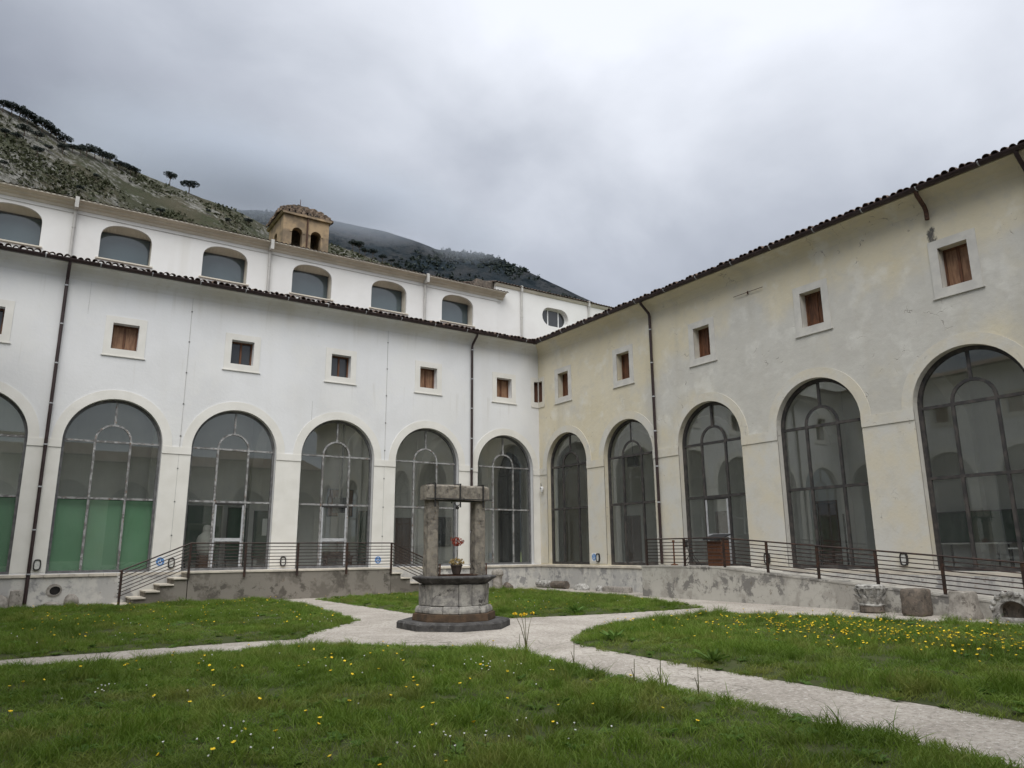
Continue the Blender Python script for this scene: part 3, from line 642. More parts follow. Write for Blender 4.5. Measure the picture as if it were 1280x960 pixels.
mb = MB(); mb.box((.43, -EU, 7.5), (CD, .425, 7.62)); mb.build('ceiling', 'inside_plaster', east)
def transverse(parent, T, u):
    c = -(0.43 + CD) / 2; rr = (CD - .43) / 2 - .28
    loop = [(-CD + .002, .975), (-CD + .28, .975)] + [(c - rr * math.cos(a), 5.0 + rr * 1.0 * math.sin(a)) for a in [PI * k / 18 for k in range(19)]] + [(-.43 - .28, .975), (-.432, .975), (-.432, 7.49), (-CD + .002, 7.49)]
    # spandrel built as strips so that the arch stays open
    mb = MB(T); arcp = [(c - rr * math.cos(a), 5.0 + rr * math.sin(a)) for a in [PI * k / 18 for k in range(19)]]
    for k in range(18):
        (d0, z0), (d1, z1) = arcp[k], arcp[k + 1]
        mb.loft([[(u - .22, d0, z0), (u - .22, d1, z1), (u - .22, d1, 7.49), (u - .22, d0, 7.49)], [(u + .22, d0, z0), (u + .22, d1, z1), (u + .22, d1, 7.49), (u + .22, d0, 7.49)]])
    mb.box((u - .22, -CD + .002, .975), (u + .22, arcp[0][0], 7.49)); mb.box((u - .22, arcp[-1][0], .975), (u + .22, -.432, 7.49))
    mb.build('transverse_arch', 'inside_plaster', parent)
for k in range(5): transverse(north, TN, (NC[k] + NC[k + 1]) / 2)
for k in range(6): transverse(east, TE, (EC[k] + EC[k + 1]) / 2)
transverse(north, TN, -.22); transverse(east, TE, .20)
# roofs closing the corner block
mb = MB(); mb.loft([[(-.2, -.2, 11.42), (.6, -.2, 11.46), (4.8, 0.2, 12.6), (4.8, 4.8, 12.8), (0.2, 4.8, 12.6), (-.2, .6, 11.46)], [(-.2, -.2, 11.30), (.6, -.2, 11.32), (4.8, .2, 12.4), (4.8, 4.8, 12.5), (.2, 4.8, 12.4), (-.2, .6, 11.32)]]); mb.build('corner_roof', 'old_tile', east)
# outer walls of the corridors so that no daylight enters behind
MB().box((CD + .2, -EU, -0.1), (CD + .4, 6.2, 12.6)).build('outer_wall', 'cream_plaster', east)

# facade cables
for u in (7.83, 15.62):
    cbl = MB(TN).box((u - .006, .0, 1.6), (u + .006, .014, HEAVE - .45)).build('facade_cable', 'pipe_grey', north)
    z = 2.2
    while z < 10.5:
        MB(TN).box((u - .022, 0.0, z - .02), (u + .022, .022, z + .02)).build('cable_clip', 'frame_steel', cbl); z += 1.15
for u in (10.95, 18.9): MB(TN).box((u - .004, .0, 9.6 if u > 12 else 6.6), (u + .004, .008, HEAVE - .45 if u > 12 else 7.4)).build('facade_cable', 'pipe_grey', north)

# bulkhead lamps on the piers
def bulkhead(T, u, z, label):
    r0 = thing('bulkhead_lamp', label, 'wall lamp', group='oval bulkhead lamps on the piers')
    pts = lambda a, b_: [(u + a * math.cos(t), z + b_ * math.sin(t)) if False else (u + a * math.copysign(abs(math.cos(t)) ** .6, math.cos(t)), z + b_ * math.copysign(abs(math.sin(t)) ** .6, math.sin(t))) for t in [2 * PI * k / 20 for k in range(20)]]
    MB(T).sheet(pts(.105, .17), [pts(.072, .135)], .075, .008).build('bezel', 'black_iron', r0)
    MB(T).prism_d(pts(.073, .136), .012, .06).build('diffuser', 'lamp_glass', r0)
    return r0
for u, l in ((19.42, 'oval bulkhead lamp beside the drainpipe on the white wing pier'), (15.55, 'oval bulkhead lamp beside a blue sticker behind the stair railing'), (11.75, 'oval bulkhead lamp on the pier between the two white wing doors')): bulkhead(TN, u, 1.28, l)
for u, l in ((4.05, 'oval bulkhead lamp beside a blue sticker on the cream wing pier'), (12.37, 'oval bulkhead lamp behind the ramp railing beside the folding chair bay'), (16.8, 'oval bulkhead lamp behind the ramp railing beside the desk bay')): bulkhead(TE, u, 1.29, l)
bulkhead(TN, 3.55, 1.28, 'oval bulkhead lamp behind the stone well on the white wing pier')
def sticker(T, u, z, label):
    r0 = thing('access_sign', label, 'sign', group='blue stickers on the piers')
    MB(T).box((u - .15, .011, z - .17), (u + .15, .016, z + .17)).build('plate', 'paper_white', r0)
    MB(T).prism_d([(u + .13 * math.cos(2 * PI * k / 20), z + .14 * math.sin(2 * PI * k / 20)) for k in range(20)], .017, .020).build('disc', 'sign_blue', r0)
    MB(T).prism_d(arc(u, z - .03, .065, RAD(-200), RAD(40), 12) + arc(u, z - .03, .042, RAD(40), RAD(-200), 12), .021, .023).build('pictogram_wheel', 'paper_white', r0)
    mb = MB(T); mb.prism_d([(u + .02 * math.cos(2 * PI * k / 10), z + .085 + .02 * math.sin(2 * PI * k / 10)) for k in range(10)], .021, .023); mb.box((u - .012, .0211, z - .01), (u + .012, .0229, z + .055)); mb.build('pictogram_figure', 'paper_white', r0)
sticker(TN, 15.90, 1.33, 'round blue sticker on white plate behind the sloping stair railing')
sticker(TN, 7.98, 1.28, 'round blue sticker on white plate behind the level platform railing')
sticker(TE, 3.77, 1.31, 'round blue sticker on white plate on the cream wing pier')
# surveillance camera in the corner
cc = thing('surveillance_camera', 'small white surveillance camera hanging in the wall corner', 'camera', (-.02, -.30, 4.35))
mb = MB(); mb.tube([(0, .2, .28), (-.05, .12, .22), (-.1, .02, .12)], .012, 8); mb.build('arm', 'black_iron', cc)
mb = MB(); mb.lathe([(.0, -.17), (.05, -.15), (.075, -.08), (.08, 0), (.075, .06), (.05, .09), (.0, .1)], (-.1, 0, .02), 14); mb.build('housing', 'plastic_white', cc, smooth=True)
mb = MB(); mb.lathe([(.0, -.02), (.035, -.015), (.035, .02), (.0, .02)], (-.17, -.02, .04), 10); mb.build('lens', 'plastic_black', cc)

# ------------------------------------------------------------------ upper church behind the north wing
NY = 4.82
TU = lambda u, d, z: (-u, NY - d, z)
nave = thing('church_nave', 'white church nave wall with low arched recessed windows rising above the tiled lean-to roof', 'building')
uw = [(1.75 + 3.965 * k) for k in range(6)]
def basket(cx, w_, z0, zs, n=18):
    hw = w_ / 2; h = 0.62
    return [(cx - hw, z0), (cx + hw, z0)] + [(cx + hw * math.copysign(abs(math.cos(a)) ** .8, math.cos(a)), zs + h * abs(math.sin(a)) ** .8) for a in [PI * k / n for k in range(n + 1)]]
UZ0, UZS, UTOP = 13.42, 14.35, 15.36
MB(TU).sheet([(-.75, 11.5), (34, 11.5), (34, UTOP), (-.75, UTOP)], [basket(u, 1.92, UZ0, UZS) for u in uw], 0, -.12).build('wall', 'white_plaster_upper', nave)
for k, u in enumerate(uw):
    fl_ = basket(u, 1.92, UZ0, UZS); bk_ = [fl_[0], fl_[1]] + [(x, 14.80) for x, z in fl_[2:]]
    lm = MB(TU); lm.loft([[(x, -.115, z) for x, z in fl_], [(x, -.62, z) for x, z in bk_]], cap=False)
    wf = MB(TU).sheet([(u - .96, UZ0), (u + .96, UZ0), (u + .96, 14.80), (u - .96, 14.80)], [[(u - .93, UZ0 + .04), (u + .93, UZ0 + .04), (u + .93, 14.76), (u - .93, 14.76)]], -.57, -.64).build('nave_window', 'frame_steel', nave)
    lm.build('recess_lining', 'cornice_stone', wf)
    MB(TU).box((u - .935, -.62, UZ0 + .035), (u + .935, -.605, 14.765)).build('pane', 'film_glass', wf)
    MB(TU).box((u - 1.06, -.1, UZ0 - .055), (u + 1.06, .07, UZ0 - .002)).build('sill', 'cornice_stone', wf)
# cornice profile
MB(TU).prism_u([(-.1, UTOP - .10), (.03, UTOP - .10), (.05, UTOP - .05), (.06, UTOP + .0), (.17, UTOP + .05), (.19, UTOP + .11), (.32, UTOP + .16), (.42, UTOP + .17), (.42, UTOP + .23), (-.1, UTOP + .23)], -1.15, 34).build('cornice', 'cornice_stone', nave)
MB(TU).box((-1.0, 0, 15.085), (34, .02, 15.115)).build('string_line', 'pipe_grey', nave)
roof(nave, TU, -1.15, 34, UTOP + .21, .46, .30, 6.0, tiles=False)
for u in (3.75, 11.75, 19.55): 
    d_ = drainpipe(nave, TU, u, UTOP - .1, 12.2, 0.1, 'pipe_grey', .06)
    MB(TU).box((u - .07, .02, UTOP - .16), (u + .07, .46, UTOP + .30)).build('pipe_head', 'pipe_grey', d_)
# gable rubble where the nave meets the taller block
annex = thing('church_annex', 'taller white church block with a long oval window beside the nave cornice', 'building')
TA = lambda u, d, z: (u, NY + .05 - d, z)
oval = lambda hw, hh: [(4.82 + sx * (hw - hh) + hh * math.cos(a), 14.86 + hh * math.sin(a)) for sx, aa in ((1, range(-8, 9)), (-1, range(8, 25))) for a in [PI / 2 * k / 8 for k in aa]]
AT = 16.05
MB(TA).sheet([(.70, 11.5), (16, 11.5), (16, AT), (.70, AT)], [oval(.95, .56)], 0, -.55).build('wall', 'white_plaster_upper', annex)
MB(TA).box((.70, -7, 11.5), (1.1, -.56, AT)).build('side_wall', 'ochre_plaster', annex)
ow = MB(TA).sheet(oval(.94, .55), [oval(.86, .47)], -.25, -.32).build('oval_window', 'plastic_white', annex)
for x in (4.45, 5.22): MB(TA).box((x - .035, -.32, 14.33), (x + .035, -.26, 15.39)).build('mullion', 'plastic_white', ow)
MB(TA).prism_d(oval(.87, .48), -.30, -.29).build('pane', 'dark_glass', ow)
MB(TA).prism_u([(-.1, AT - .02), (.04, AT - .02), (.10, AT + .08), (.10, AT + .16), (-.1, AT + .16)], .66, 16).build('cornice', 'cornice_stone', annex)
roof(annex, TA, .66, 16, AT + .16, .2, .30, 6.0, tiles=False)
for u in (2.37, 7.3):
    d_ = drainpipe(annex, TA, u, AT - .05, 12.2, 0.1, 'pipe_grey', .06)
    MB(TA).box((u - .06, .05, AT - .1), (u + .06, .18, AT + .26)).build('pipe_head', 'pipe_grey', d_)
mb = MB(TA)
for k in range(16):
    x = random.uniform(-.5, .68); s = random.uniform(.1, .2)
    mb.box((x - s, -.5 - random.random() * .8, 15.8), (x + s, -.2, 15.98 + random.uniform(.1, .34)))
mb.build('rubble_parapet', 'fragment_brown', annex, bevel=.03, jitter=.04)
# bell tower
TWY = 12.0; TX0, TX1 = -9.25, -6.55; TZ0, TZ1 = 14.0, 20.85
tower = thing('bell_tower', 'square ochre bell tower with twin arched openings and a stepped tiled roof', 'tower')
TT = lambda u, d, z: (TX0 + u, TWY - d, z)
wd = TX1 - TX0
opn = lambda c: arch_loop(c, .31, 18.5, 19.70, 14)
MB(TT).sheet([(0, TZ0), (wd, TZ0), (wd, TZ1), (0, TZ1)], [opn(.82), opn(1.93)], 0, -.4).build('front_wall', 'ochre_plaster', tower)
TL = lambda u, d, z: (TX0 - d, TWY + u, z)
MB(TL).sheet([(.4, TZ0), (3.0, TZ0), (3.0, TZ1), (.4, TZ1)], [arch_loop(1.5, .31, 18.5, 19.70, 14)], 0, -.4).build('side_wall', 'ochre_plaster', tower)
mb = MB(); mb.box((TX1 - .4, TWY + .4, TZ0), (TX1, TWY + 3, TZ1)); mb.box((TX0 + .4, TWY + 2.6, TZ0), (TX1 - .4, TWY + 3, TZ1)); mb.build('rear_wall', 'ochre_plaster', tower)
MB(TT).box((.42, -1.6, TZ0), (wd - .42, -1.4, TZ1 - .3)).build('bell_chamber', 'fragment_brown', tower)
for c in (.82, 1.93):
    MB(TT).prism_d(arc(c, 19.70, .45, 0, PI, 16) + arc(c, 19.70, .312, PI, 0, 16), .03, -.01).build('arch_moulding', 'ochre_plaster', tower)
MB(TT).box((1.35, .01, 17.6), (1.43, .10, TZ1 - .1)).build('drainpipe', 'rusty_iron', tower)
MB(TT).prism_d([(-.08, TZ1 - .12), (wd + .08, TZ1 - .12), (wd + .16, TZ1), (-.16, TZ1)], .14, -3.14).build('cornice', 'ochre_plaster', tower)
rcore = MB(); rm = MB(); cx, cy = (TX0 + TX1) / 2, TWY + 1.5; tiers = 5
for k in range(tiers):
    h0 = 1.36 * (1 - (k / tiers) ** 1.5) + .10; h1 = 1.36 * (1 - ((k + 1) / tiers) ** 1.5) + .10
    z0 = TZ1 + .02 + k * .20; n = max(2, int(h0 * 2 / .34))
    for side in range(4):
        ca, sa = math.cos(side * PI / 2), math.sin(side * PI / 2)
        for j in range(n):
            t = -h0 + (j + .5) * 2 * h0 / n; t1 = -h1 + (j + .5) * 2 * h1 / n; rr = h0 / n * .95
            ring = []
            for (dd, tt, zz_, s_) in ((h0 + .14 + random.uniform(-.05, .06), t, z0 - .02, .9), (h1 - .02, t1, z0 + .21, .7)):
                ring.append([(cx + ca * dd - sa * (tt + rr * s_ * math.cos(a)), cy + sa * dd + ca * (tt + rr * s_ * math.cos(a)), zz_ + rr * s_ * 1.25 * math.sin(a) + random.uniform(0, .05)) for a in [PI * q / 5 for q in range(6)]])
            rm.loft(ring)
    rcore.box((cx - h0 + .02, cy - h0 + .02, z0 - .02), (cx + h0 - .02, cy + h0 - .02, z0 + .185))
rcore.build('roof_core', 'painted_shade', tower)  # near-black core deepens the shade between the tiles by colour
tr = rm.build('roof', 'tower_tile', tower); tr['kind'] = 'stuff'
mb = MB(); mb.lathe([(.0, 0), (.12, .02), (.16, .1), (.09, .2), (.03, .26), (.015, .75), (.0, .76)], (cx, cy, TZ1 + .98), 10); mb.build('finial', 'rusty_iron', tower)

# ------------------------------------------------------------------ entrance platform, ramp, railings
plat = thing('entrance_platform', 'grey rendered entrance platform with steps at both ends before the white wing', 'platform')
PD = 1.30; PU0, PU1, PZ = 8.0, 15.2, 1.0
MB(TN).box((PU0, .052, -.1), (PU1, PD, PZ - .06)).build('base', 'platform_render', plat)
MB(TN).box((PU0 - .02, .052, PZ - .058), (PU1 + .02, PD + .03, PZ + .005)).build('slab', 'ledge_stone', plat, bevel=.01)
for sgn, u0 in ((1, PU1), (-1, PU0)):
    for k in range(5):
        zt = PZ - .19 * (k + 1); a, b_ = sorted((u0 + sgn * (.022 + .40 * k), u0 + sgn * (.022 + .40 * (k + 1))))
        if k == 4: zt = max(zt, .05)
        MB(TN).box((a, .052, -.1), (b_, PD - .02, zt - .05)).build('step_base', 'platform_render', plat)
        aa, bb = (a, b_ + .03) if sgn > 0 else (a - .03, b_)
        MB(TN).box((aa, .053, zt - .048), (bb, PD + .04, zt)).build('tread', 'ledge_stone', plat, bevel=.008)
ramp_ = thing('access_ramp', 'long grey rendered access ramp along the worn cream wing', 'ramp')
RD = 1.45; rz = lambda u: 1.05 if u < 11.6 else 1.05 - .0815 * (u - 11.6)
rp = [(8.1, -.1), (24.4, -.1), (24.4, rz(24.4) - .05), (11.6, 1.0), (8.1, 1.0)]
MB(TE).prism_d(rp, .052, RD).build('ramp_body', 'ramp_render', ramp_)
MB(TE).prism_d([(8.08, 1.001), (11.6, 1.001), (24.4, rz(24.4) - .049), (24.4, rz(24.4)), (11.6, 1.05), (8.08, 1.05)], .053, RD + .012).build('ramp_deck', 'ramp_render', ramp_)

def railing(name, label, T, pts, posts, d, nbars, h_low, post_low):
    """pts: polyline of (u, top z); bars run parallel below the top rail"""
    r0 = thing(name, label, 'railing')
    def run(dz, r, nm):
        for (a, za), (b_, zb) in zip(pts[:-1], pts[1:]):
            mb = MB(); mb.tube([T(a, d, za - dz), T(b_, d, zb - dz)], r, 6); mb.build(nm, 'rail_paint', r0)
    run(0, .025, 'top_rail')
    for k in range(nbars): run(.12 + k * (h_low - .12) / (nbars - 1), .015, 'bar')
    def zt(u):
        for (a, za), (b_, zb) in zip(pts[:-1], pts[1:]):
            if min(a, b_) - 1e-6 <= u <= max(a, b_) + 1e-6: return za + (zb - za) * (u - a) / (b_ - a)
        return pts[-1][1]
    for u, lowz in posts:
        po = MB(T).box((u - .036, d - .022, lowz), (u + .036, d + .022, zt(u) - .02)).build('post', 'rail_paint', r0)
        if post_low: MB(T).box((u - .05, PD + .004, lowz), (u + .05, d - .023, lowz + .12)).build('mounting_plate', 'rail_paint', po)
    return r0
RT = 1.92
railing('platform_railing', 'dark brown bar railing on the entrance platform with sloping ends down both stairs', TN,
        [(17.25, 1.06), (15.22, RT), (8.0, RT), (5.95, 1.06)],
        [(17.18, 0.0), (15.22, .80), (13.44, .80), (11.63, .80), (9.80, .80), (8.02, .80), (6.02, 0.0)], PD + .055, 7, .78, False)
pr = [(8.30, 1.95), (11.6, 1.95), (24.3, 1.95 - .0815 * 12.7)]
railing('ramp_railing', 'long rusty brown bar railing sloping down the access ramp', TE, pr,
        [(u, rz(u) - .02) for u in (8.33, 10.12, 11.80, 13.42, 15.10, 16.80, 18.46, 20.2, 22.0, 24.2)], RD - .06, 7, .78, False)

# ------------------------------------------------------------------ well
WX, WY = -11.93, -13.28
well = thing('stone_well', 'old octagonal stone well with twin pillars and a lintel on dark steps', 'well', (WX, WY, 0))
def octo(r): return [(r / math.cos(PI / 8) * math.cos(PI / 8 + PI / 4 * k), r / math.cos(PI / 8) * math.sin(PI / 8 + PI / 4 * k)) for k in range(8)]
def ring_oct(mb, r, z0, z1, r2=None):
    mb.loft([[(x, y, z0) for x, y in octo(r)], [(x, y, z1) for x, y in octo(r2 or r)]])
mb = MB(); mb.loft([[(x, y, z) for x, y in octo(r)] for r, z in ((1.15, 0.0), (1.15, .12), (1.12, .155))]); mb.build('base_step', 'dark_step_stone', well, jitter=.01)
mb = MB(); mb.loft([[(x, y, z) for x, y in octo(r)] for r, z in ((.84, .15), (.845, .17), (.835, .30), (.82, .31))]); mb.build('drum', 'brown_drum', well, jitter=.012)
def slab_ring(rin, rout, z0, z1, r_top, name, mat, cuts, jit):
    P = octo(1.0)
    for k in range(8):
        a, b_ = Vector(P[k]), Vector(P[(k + 1) % 8])
        segs = [(0.0, cuts[k]), (cuts[k], 1.0)] if cuts[k] else [(0.0, 1.0)]
        for s0, s1 in segs:
            g0 = .006
            q0, q1 = a.lerp(b_, s0 + g0), a.lerp(b_, s1 - g0)
            dz = random.uniform(-.008, .006); dr = random.uniform(-.012, .012)
            mb = MB(); mb.loft([[(*(q0 * rin), z0), (*(q1 * rin), z0), (*(q1 * (rout + dr)), z0), (*(q0 * (rout + dr)), z0)],
                                [(*(q0 * rin), (z0 + z1) / 2), (*(q1 * rin), (z0 + z1) / 2), (*(q1 * (rout + dr)), (z0 + z1) / 2), (*(q0 * (rout + dr)), (z0 + z1) / 2)],
                                [(*(q0 * rin), z1 + dz), (*(q1 * rin), z1 + dz), (*(q1 * (r_top + dr)), z1 + dz), (*(q0 * (r_top + dr)), z1 + dz)]])
            o = mb.build(name, mat, well, bevel=.014, jitter=jit)
slab_ring(.52, .79, .312, .46, .755, 'plinth_block', 'well_marble', [0, .5, 0, 0, .45, 0, .35, .6], .014)
slab_ring(.52, .715, .463, .905, .725, 'wall_block', 'well_marble', [.4, 0, .5, .5, 0, .55, .40, .5], .012)
P8 = octo(1.0)
for k in range(8):
    a, b_ = Vector(P8[k]), Vector(P8[(k + 1) % 8]); g0 = .004
    q0, q1 = a.lerp(b_, g0), a.lerp(b_, 1 - g0); rings = []
    for ri, ro, z in ((.52, .69, .908), (.52, .80, .985), (.52, .865, 1.03), (.52, .865, 1.062), (.53, .84, 1.075)):
        rings.append([(*(q0 * ri), z), (*(q1 * ri), z), (*(q1 * ro), z), (*(q0 * ro), z)])
    mb = MB(); mb.loft(rings); mb.build('rim_block', 'dark_step_stone', well, bevel=.006, jitter=.01)
mb = MB(); mb.lathe([(.515, .98), (.515, 1.0), (.0, 1.0)], (0, 0, 0), 24); mb.build('iron_cover', 'rusty_iron', well)
mb = MB()
for k in range(9): x = -.48 + k * .12; mb.box((x - .008, -math.sqrt(max(.27 - x * x, 0)), 1.078), (x + .008, math.sqrt(max(.27 - x * x, 0)), 1.092))
mb.box((-.54, -.015, 1.092), (.54, .015, 1.106)); mb.build('iron_grate', 'rusty_iron', well)
def pillar(x):
    rings = []; hw = .13; c_ = .035
    prof = [(-hw + c_, -hw), (hw - c_, -hw), (hw, -hw + c_), (hw, hw - c_), (hw - c_, hw), (-hw + c_, hw), (-hw, hw - c_), (-hw, -hw + c_)]
    for k in range(13):
        z = 1.072 + (2.70 - 1.072) * k / 12; s = 1.03 - .05 * k / 12
        rings.append([(x + px * s + random.uniform(-.004, .004), py * s + random.uniform(-.004, .004), z) for px, py in prof])
    mb = MB(); mb.loft(rings); return mb.build('pillar', 'well_stone', well, jitter=.012)
pillar(-.60); pillar(.60)
mb = MB(); rings = []
for k in range(15):
    x = -.80 + 1.60 * k / 14; s = 1 + random.uniform(-.03, .03); e_ = .02 if k in (0, 14) else 0
    rings.append([(x, (-.175 + e_) * s, 2.71), (x, (.175 - e_) * s, 2.71), (x, (.175 - e_) * s, 3.0 + random.uniform(-.015, .02)), (x, .12, 3.045 - e_), (x, -.12, 3.045 - e_), (x, (-.175 + e_) * s, 3.0 + random.uniform(-.015, .02))])
mb.loft(rings); mb.build('lintel', 'well_stone', well, jitter=.014)
MB().box((-.60, -.15, 2.688), (.60, .15, 2.706)).build('lintel_plate', 'black_iron', well)
for x in (-.61, .02, .62):
    mb = MB(); w2 = .018
    mb.box((x - w2, -.205, 2.55 if x else 2.66), (x + w2, -.192, 3.07)); mb.box((x - w2, .192, 2.66), (x + w2, .205, 3.07)); mb.box((x - w2, -.205, 3.06), (x + w2, .205, 3.075)); mb.build('iron_strap', 'black_iron', well)
MB().box((-.83, -.225, 2.715), (.86, -.206, 2.74)).build('iron_tie_rod', 'black_iron', well)
for x in (-.47, .70): MB().box((x - .012, -.21, 1.08), (x + .012, -.18, 1.33)).build('iron_stake', 'rusty_iron', well)
# hook and chain
hk = MB(); hk.tube([(.0 + .07 * math.cos(a), -.10, 2.66 + .07 * math.sin(a)) for a in [PI + PI * k / 8 for k in range(9)]], .010, 6); hko = hk.build('hook', 'black_iron', well)
mb = MB(); mb.lathe([(0, -.045), (.035, -.03), (.04, 0), (.03, .03), (0, .045)], (0, -.10, 2.55), 10); mb.build('pulley', 'black_iron', hko)
mb = MB()
for k in range(22):
    z = 2.49 - k * .052; ax = k % 2
    mb.tube([(.0 + (.013 * math.cos(a) if ax else 0), -.10 + (0 if ax else .013 * math.cos(a)), z + .030 * math.sin(a)) for a in [2 * PI * q / 8 for q in range(9)]], .0045, 4)
mb.build('chain', 'black_iron', hko)
# flower pot hung on the chain and the pot on the grate
def flower_ball(mb, c, r, n, sz, flat=1.0):
    for k in range(n):
        v = Vector((random.gauss(0, 1), random.gauss(0, 1), random.gauss(0, 1))).normalized() * r * random.uniform(.55, 1)
        v.z *= flat; p = Vector(c) + v; a = Vector((random.gauss(0, 1), random.gauss(0, 1), random.gauss(0, 1))).normalized(); b2 = a.orthogonal().normalized(); c2 = a.cross(b2)
        s = sz * random.uniform(.6, 1.2); i = mb.p([tuple(p + b2 * s), tuple(p + c2 * s * .7 + a * s * .3), tuple(p - b2 * s), tuple(p - c2 * s * .7 + a * s * .3)]); mb.f.append([i, i + 1, i + 2, i + 3])
fl = thing('hanging_flower', 'red geranium bunch hanging on the well chain', 'flowers', (WX, WY - .10, 1.80))
mb = MB(); flower_ball(mb, (0, 0, .0), .12, 150, .026, .8); flower_ball(mb, (.14, 0, .0), .05, 20, .022); flower_ball(mb, (-.13, 0, .05), .05, 16, .022); mb.build('blossom', 'petal_red', fl)
mb = MB(); mb.tube([(0, 0, -.13), (.01, 0, -.3), (0, 0, -.36)], .008, 5); mb.build('stem', 'weed_stem', fl)
fp = thing('flower_pot', 'dark pot of dry pale flowers standing on the well grate', 'plant pot', (WX - .02, WY - .12, 1.107))
mb = MB(); mb.lathe([(0, 0), (.085, 0), (.125, .17), (.135, .17), (.135, .20), (.115, .20), (.11, .17), (0, .165)], (0, 0, 0), 16); mb.build('pot', 'pot_clay', fp, smooth=True)
mb = MB(); flower_ball(mb, (0, 0, .26), .17, 190, .026, .5); mb.build('foliage', 'dry_leaf', fp)

# ------------------------------------------------------------------ stone fragments
def blob(name, label, cat, loc, rz, prof, mat, n=14, sx=1, sy=1, jit=.03, group=None, square=False):
    r0 = None
    mb = MB(); rings = []
    for r, z in prof:
        ring = []
        for k in range(n):
            a = 2 * PI * k / n; cx_, sy_ = math.cos(a), math.sin(a)
            if square: cx_ = math.copysign(abs(cx_) ** .35, cx_); sy_ = math.copysign(abs(sy_) ** .35, sy_)
            ring.append((cx_ * r * sx, sy_ * r * sy, z))
        rings.append(ring)
    mb.loft(rings); me = mb.mesh(name)
    bm = bmesh.new(); bm.from_mesh(me); bmesh.ops.subdivide_edges(bm, edges=bm.edges[:], cuts=1, use_grid_fill=True)
    off = Vector(loc) * 3.1
    for v in bm.verts:
        d = noise.noise_vector(v.co * 5 + off) * jit + noise.noise_vector(v.co * 14 + off) * jit * .5
        if v.co.z < .02: d.z = 0
        v.co += d
    bm.to_mesh(me); bm.free()
    for p in me.polygons: p.use_smooth = True
    try: me.set_sharp_from_angle(angle=RAD(45))
    except Exception: pass
    o = link(name, me, mat); o.location = loc; o.rotation_euler.z = rz
    return tag(o, label, cat, group)
# carved capital with rows of leaves
cap = thing('carved_capital', 'pale carved leaf capital standing before the ramp wall', 'stone', (-1.83, -16.82, 0), .3)
mb = MB(); mb.lathe([(.30, .172), (.31, .20), (.27, .23), (.30, .55), (.34, .60), (.34, .66), (.29, .68), (0, .685)], (0, 0, 0), 20); mb.build('bell', 'fragment_white', cap, jitter=.02)
mb = MB()
for row, (z, r) in enumerate(((.24, .28), (.40, .30))):
    for k in range(11):
        a = 2 * PI * (k + row * .5) / 11; ca, sa = math.cos(a), math.sin(a); tx, ty = -sa, ca; rings = []
        for t, dr, hw in ((0, .0, .06), (.10, .045, .075), (.18, .09, .06), (.20, .115, .03)):
            rings.append([(ca * (r + dr - .03) + tx * hw, sa * (r + dr - .03) + ty * hw, z + t), (ca * (r + dr + .015), sa * (r + dr + .015), z + t), (ca * (r + dr - .03) - tx * hw, sa * (r + dr - .03) - ty * hw, z + t), (ca * (r + dr - .04), sa * (r + dr - .04), z + t - .01)])
        mb.loft(rings)
mb.build('carved_leaves', 'fragment_white', cap, jitter=.012)
mb = MB(); mb.lathe([(.28, 0), (.30, .03), (.29, .17), (0, .171)], (0, 0, 0), 18); mb.build('base_drum', 'fragment_brown', cap, jitter=.015)
blob('stone_block', 'dark brown squared stone block before the ramp wall', 'stone', (-1.85, -17.98, 0), .08, [(.30, 0), (.325, .05), (.325, .3), (.32, .56), (.29, .62), (.12, .635)], 'fragment_brown', 16, 1, .8, .02, square=True)
blob('stone_block', 'pale grey squared stone block tapering upward beside the arched fragment', 'stone', (-1.87, -19.08, 0), -.05, [(.35, 0), (.36, .06), (.31, .2), (.29, .5), (.27, .60), (.12, .61)], 'fragment_grey', 16, 1, .75, .022, square=True)
fr_ = thing('arched_fragment', 'hollow arched stone fragment with a shell rim before the ramp wall', 'stone', (-1.9, -20.15, 0), PI / 2 + PI)
MB().sheet([(-.42, 0), (.42, 0)] + arc(0, .22, .42, 0, PI, 14), [[(-.27, .10), (.27, .10)] + arc(0, .20, .27, 0, PI, 12)], -.16, .14).build('rim', 'fragment_white', fr_, jitter=.035)
MB().box((-.30, .02, .05), (.30, .13, .50)).build('hollow_back', 'fragment_brown', fr_, jitter=.03)
for k in range(9):
    a = PI * (k + .5) / 9
    mb = MB(); mb.lathe([(.0, -.06), (.05, -.04), (.06, 0), (.05, .04), (0, .06)], (.40 * math.cos(a), -.17, .22 + .40 * math.sin(a)), 8); mb.build('carved_lobe', 'fragment_white', fr_, jitter=.015)
def lying_column(label, p0, p1, r0_, r1_, mat, jit=.02):
    p0, p1 = Vector(p0), Vector(p1); mb = MB(); n = 8
    mb.tube([p0.lerp(p1, k / n) for k in range(n + 1)], [(r0_ + (r1_ - r0_) * k / n) * random.uniform(.93, 1.05) for k in range(n + 1)], 12)
    me = mb.mesh('column_fragment', jitter=jit)
    o = link('column_fragment', me, mat); tag(o, label, 'stone'); return o
lying_column('broken pale column shaft lying by the plinth with a dark end', (-.42, -.35, .16), (-.42, -1.35, .15), .17, .165, 'fragment_white')
lying_column('rough dark column stump lying end to end with the pale shaft', (-.43, -1.42, .15), (-.42, -2.40, .16), .15, .17, 'fragment_brown', .035)
blob('stone_fragment', 'small pale flat fragment lying by the plinth beside the grey slab', 'stone', (-.45, -3.45, 0), .2, [(.36, 0), (.37, .08), (.28, .18), (.14, .26)], 'fragment_white', 12, .6, 1.1, .05)
blob('stone_fragment', 'thin white shard at the end of the long grey slab', 'stone', (-.5, -4.68, 0), .2, [(.20, 0), (.2, .1), (.12, .2), (.05, .24)], 'fragment_white', 10, .8, 1.1, .04)
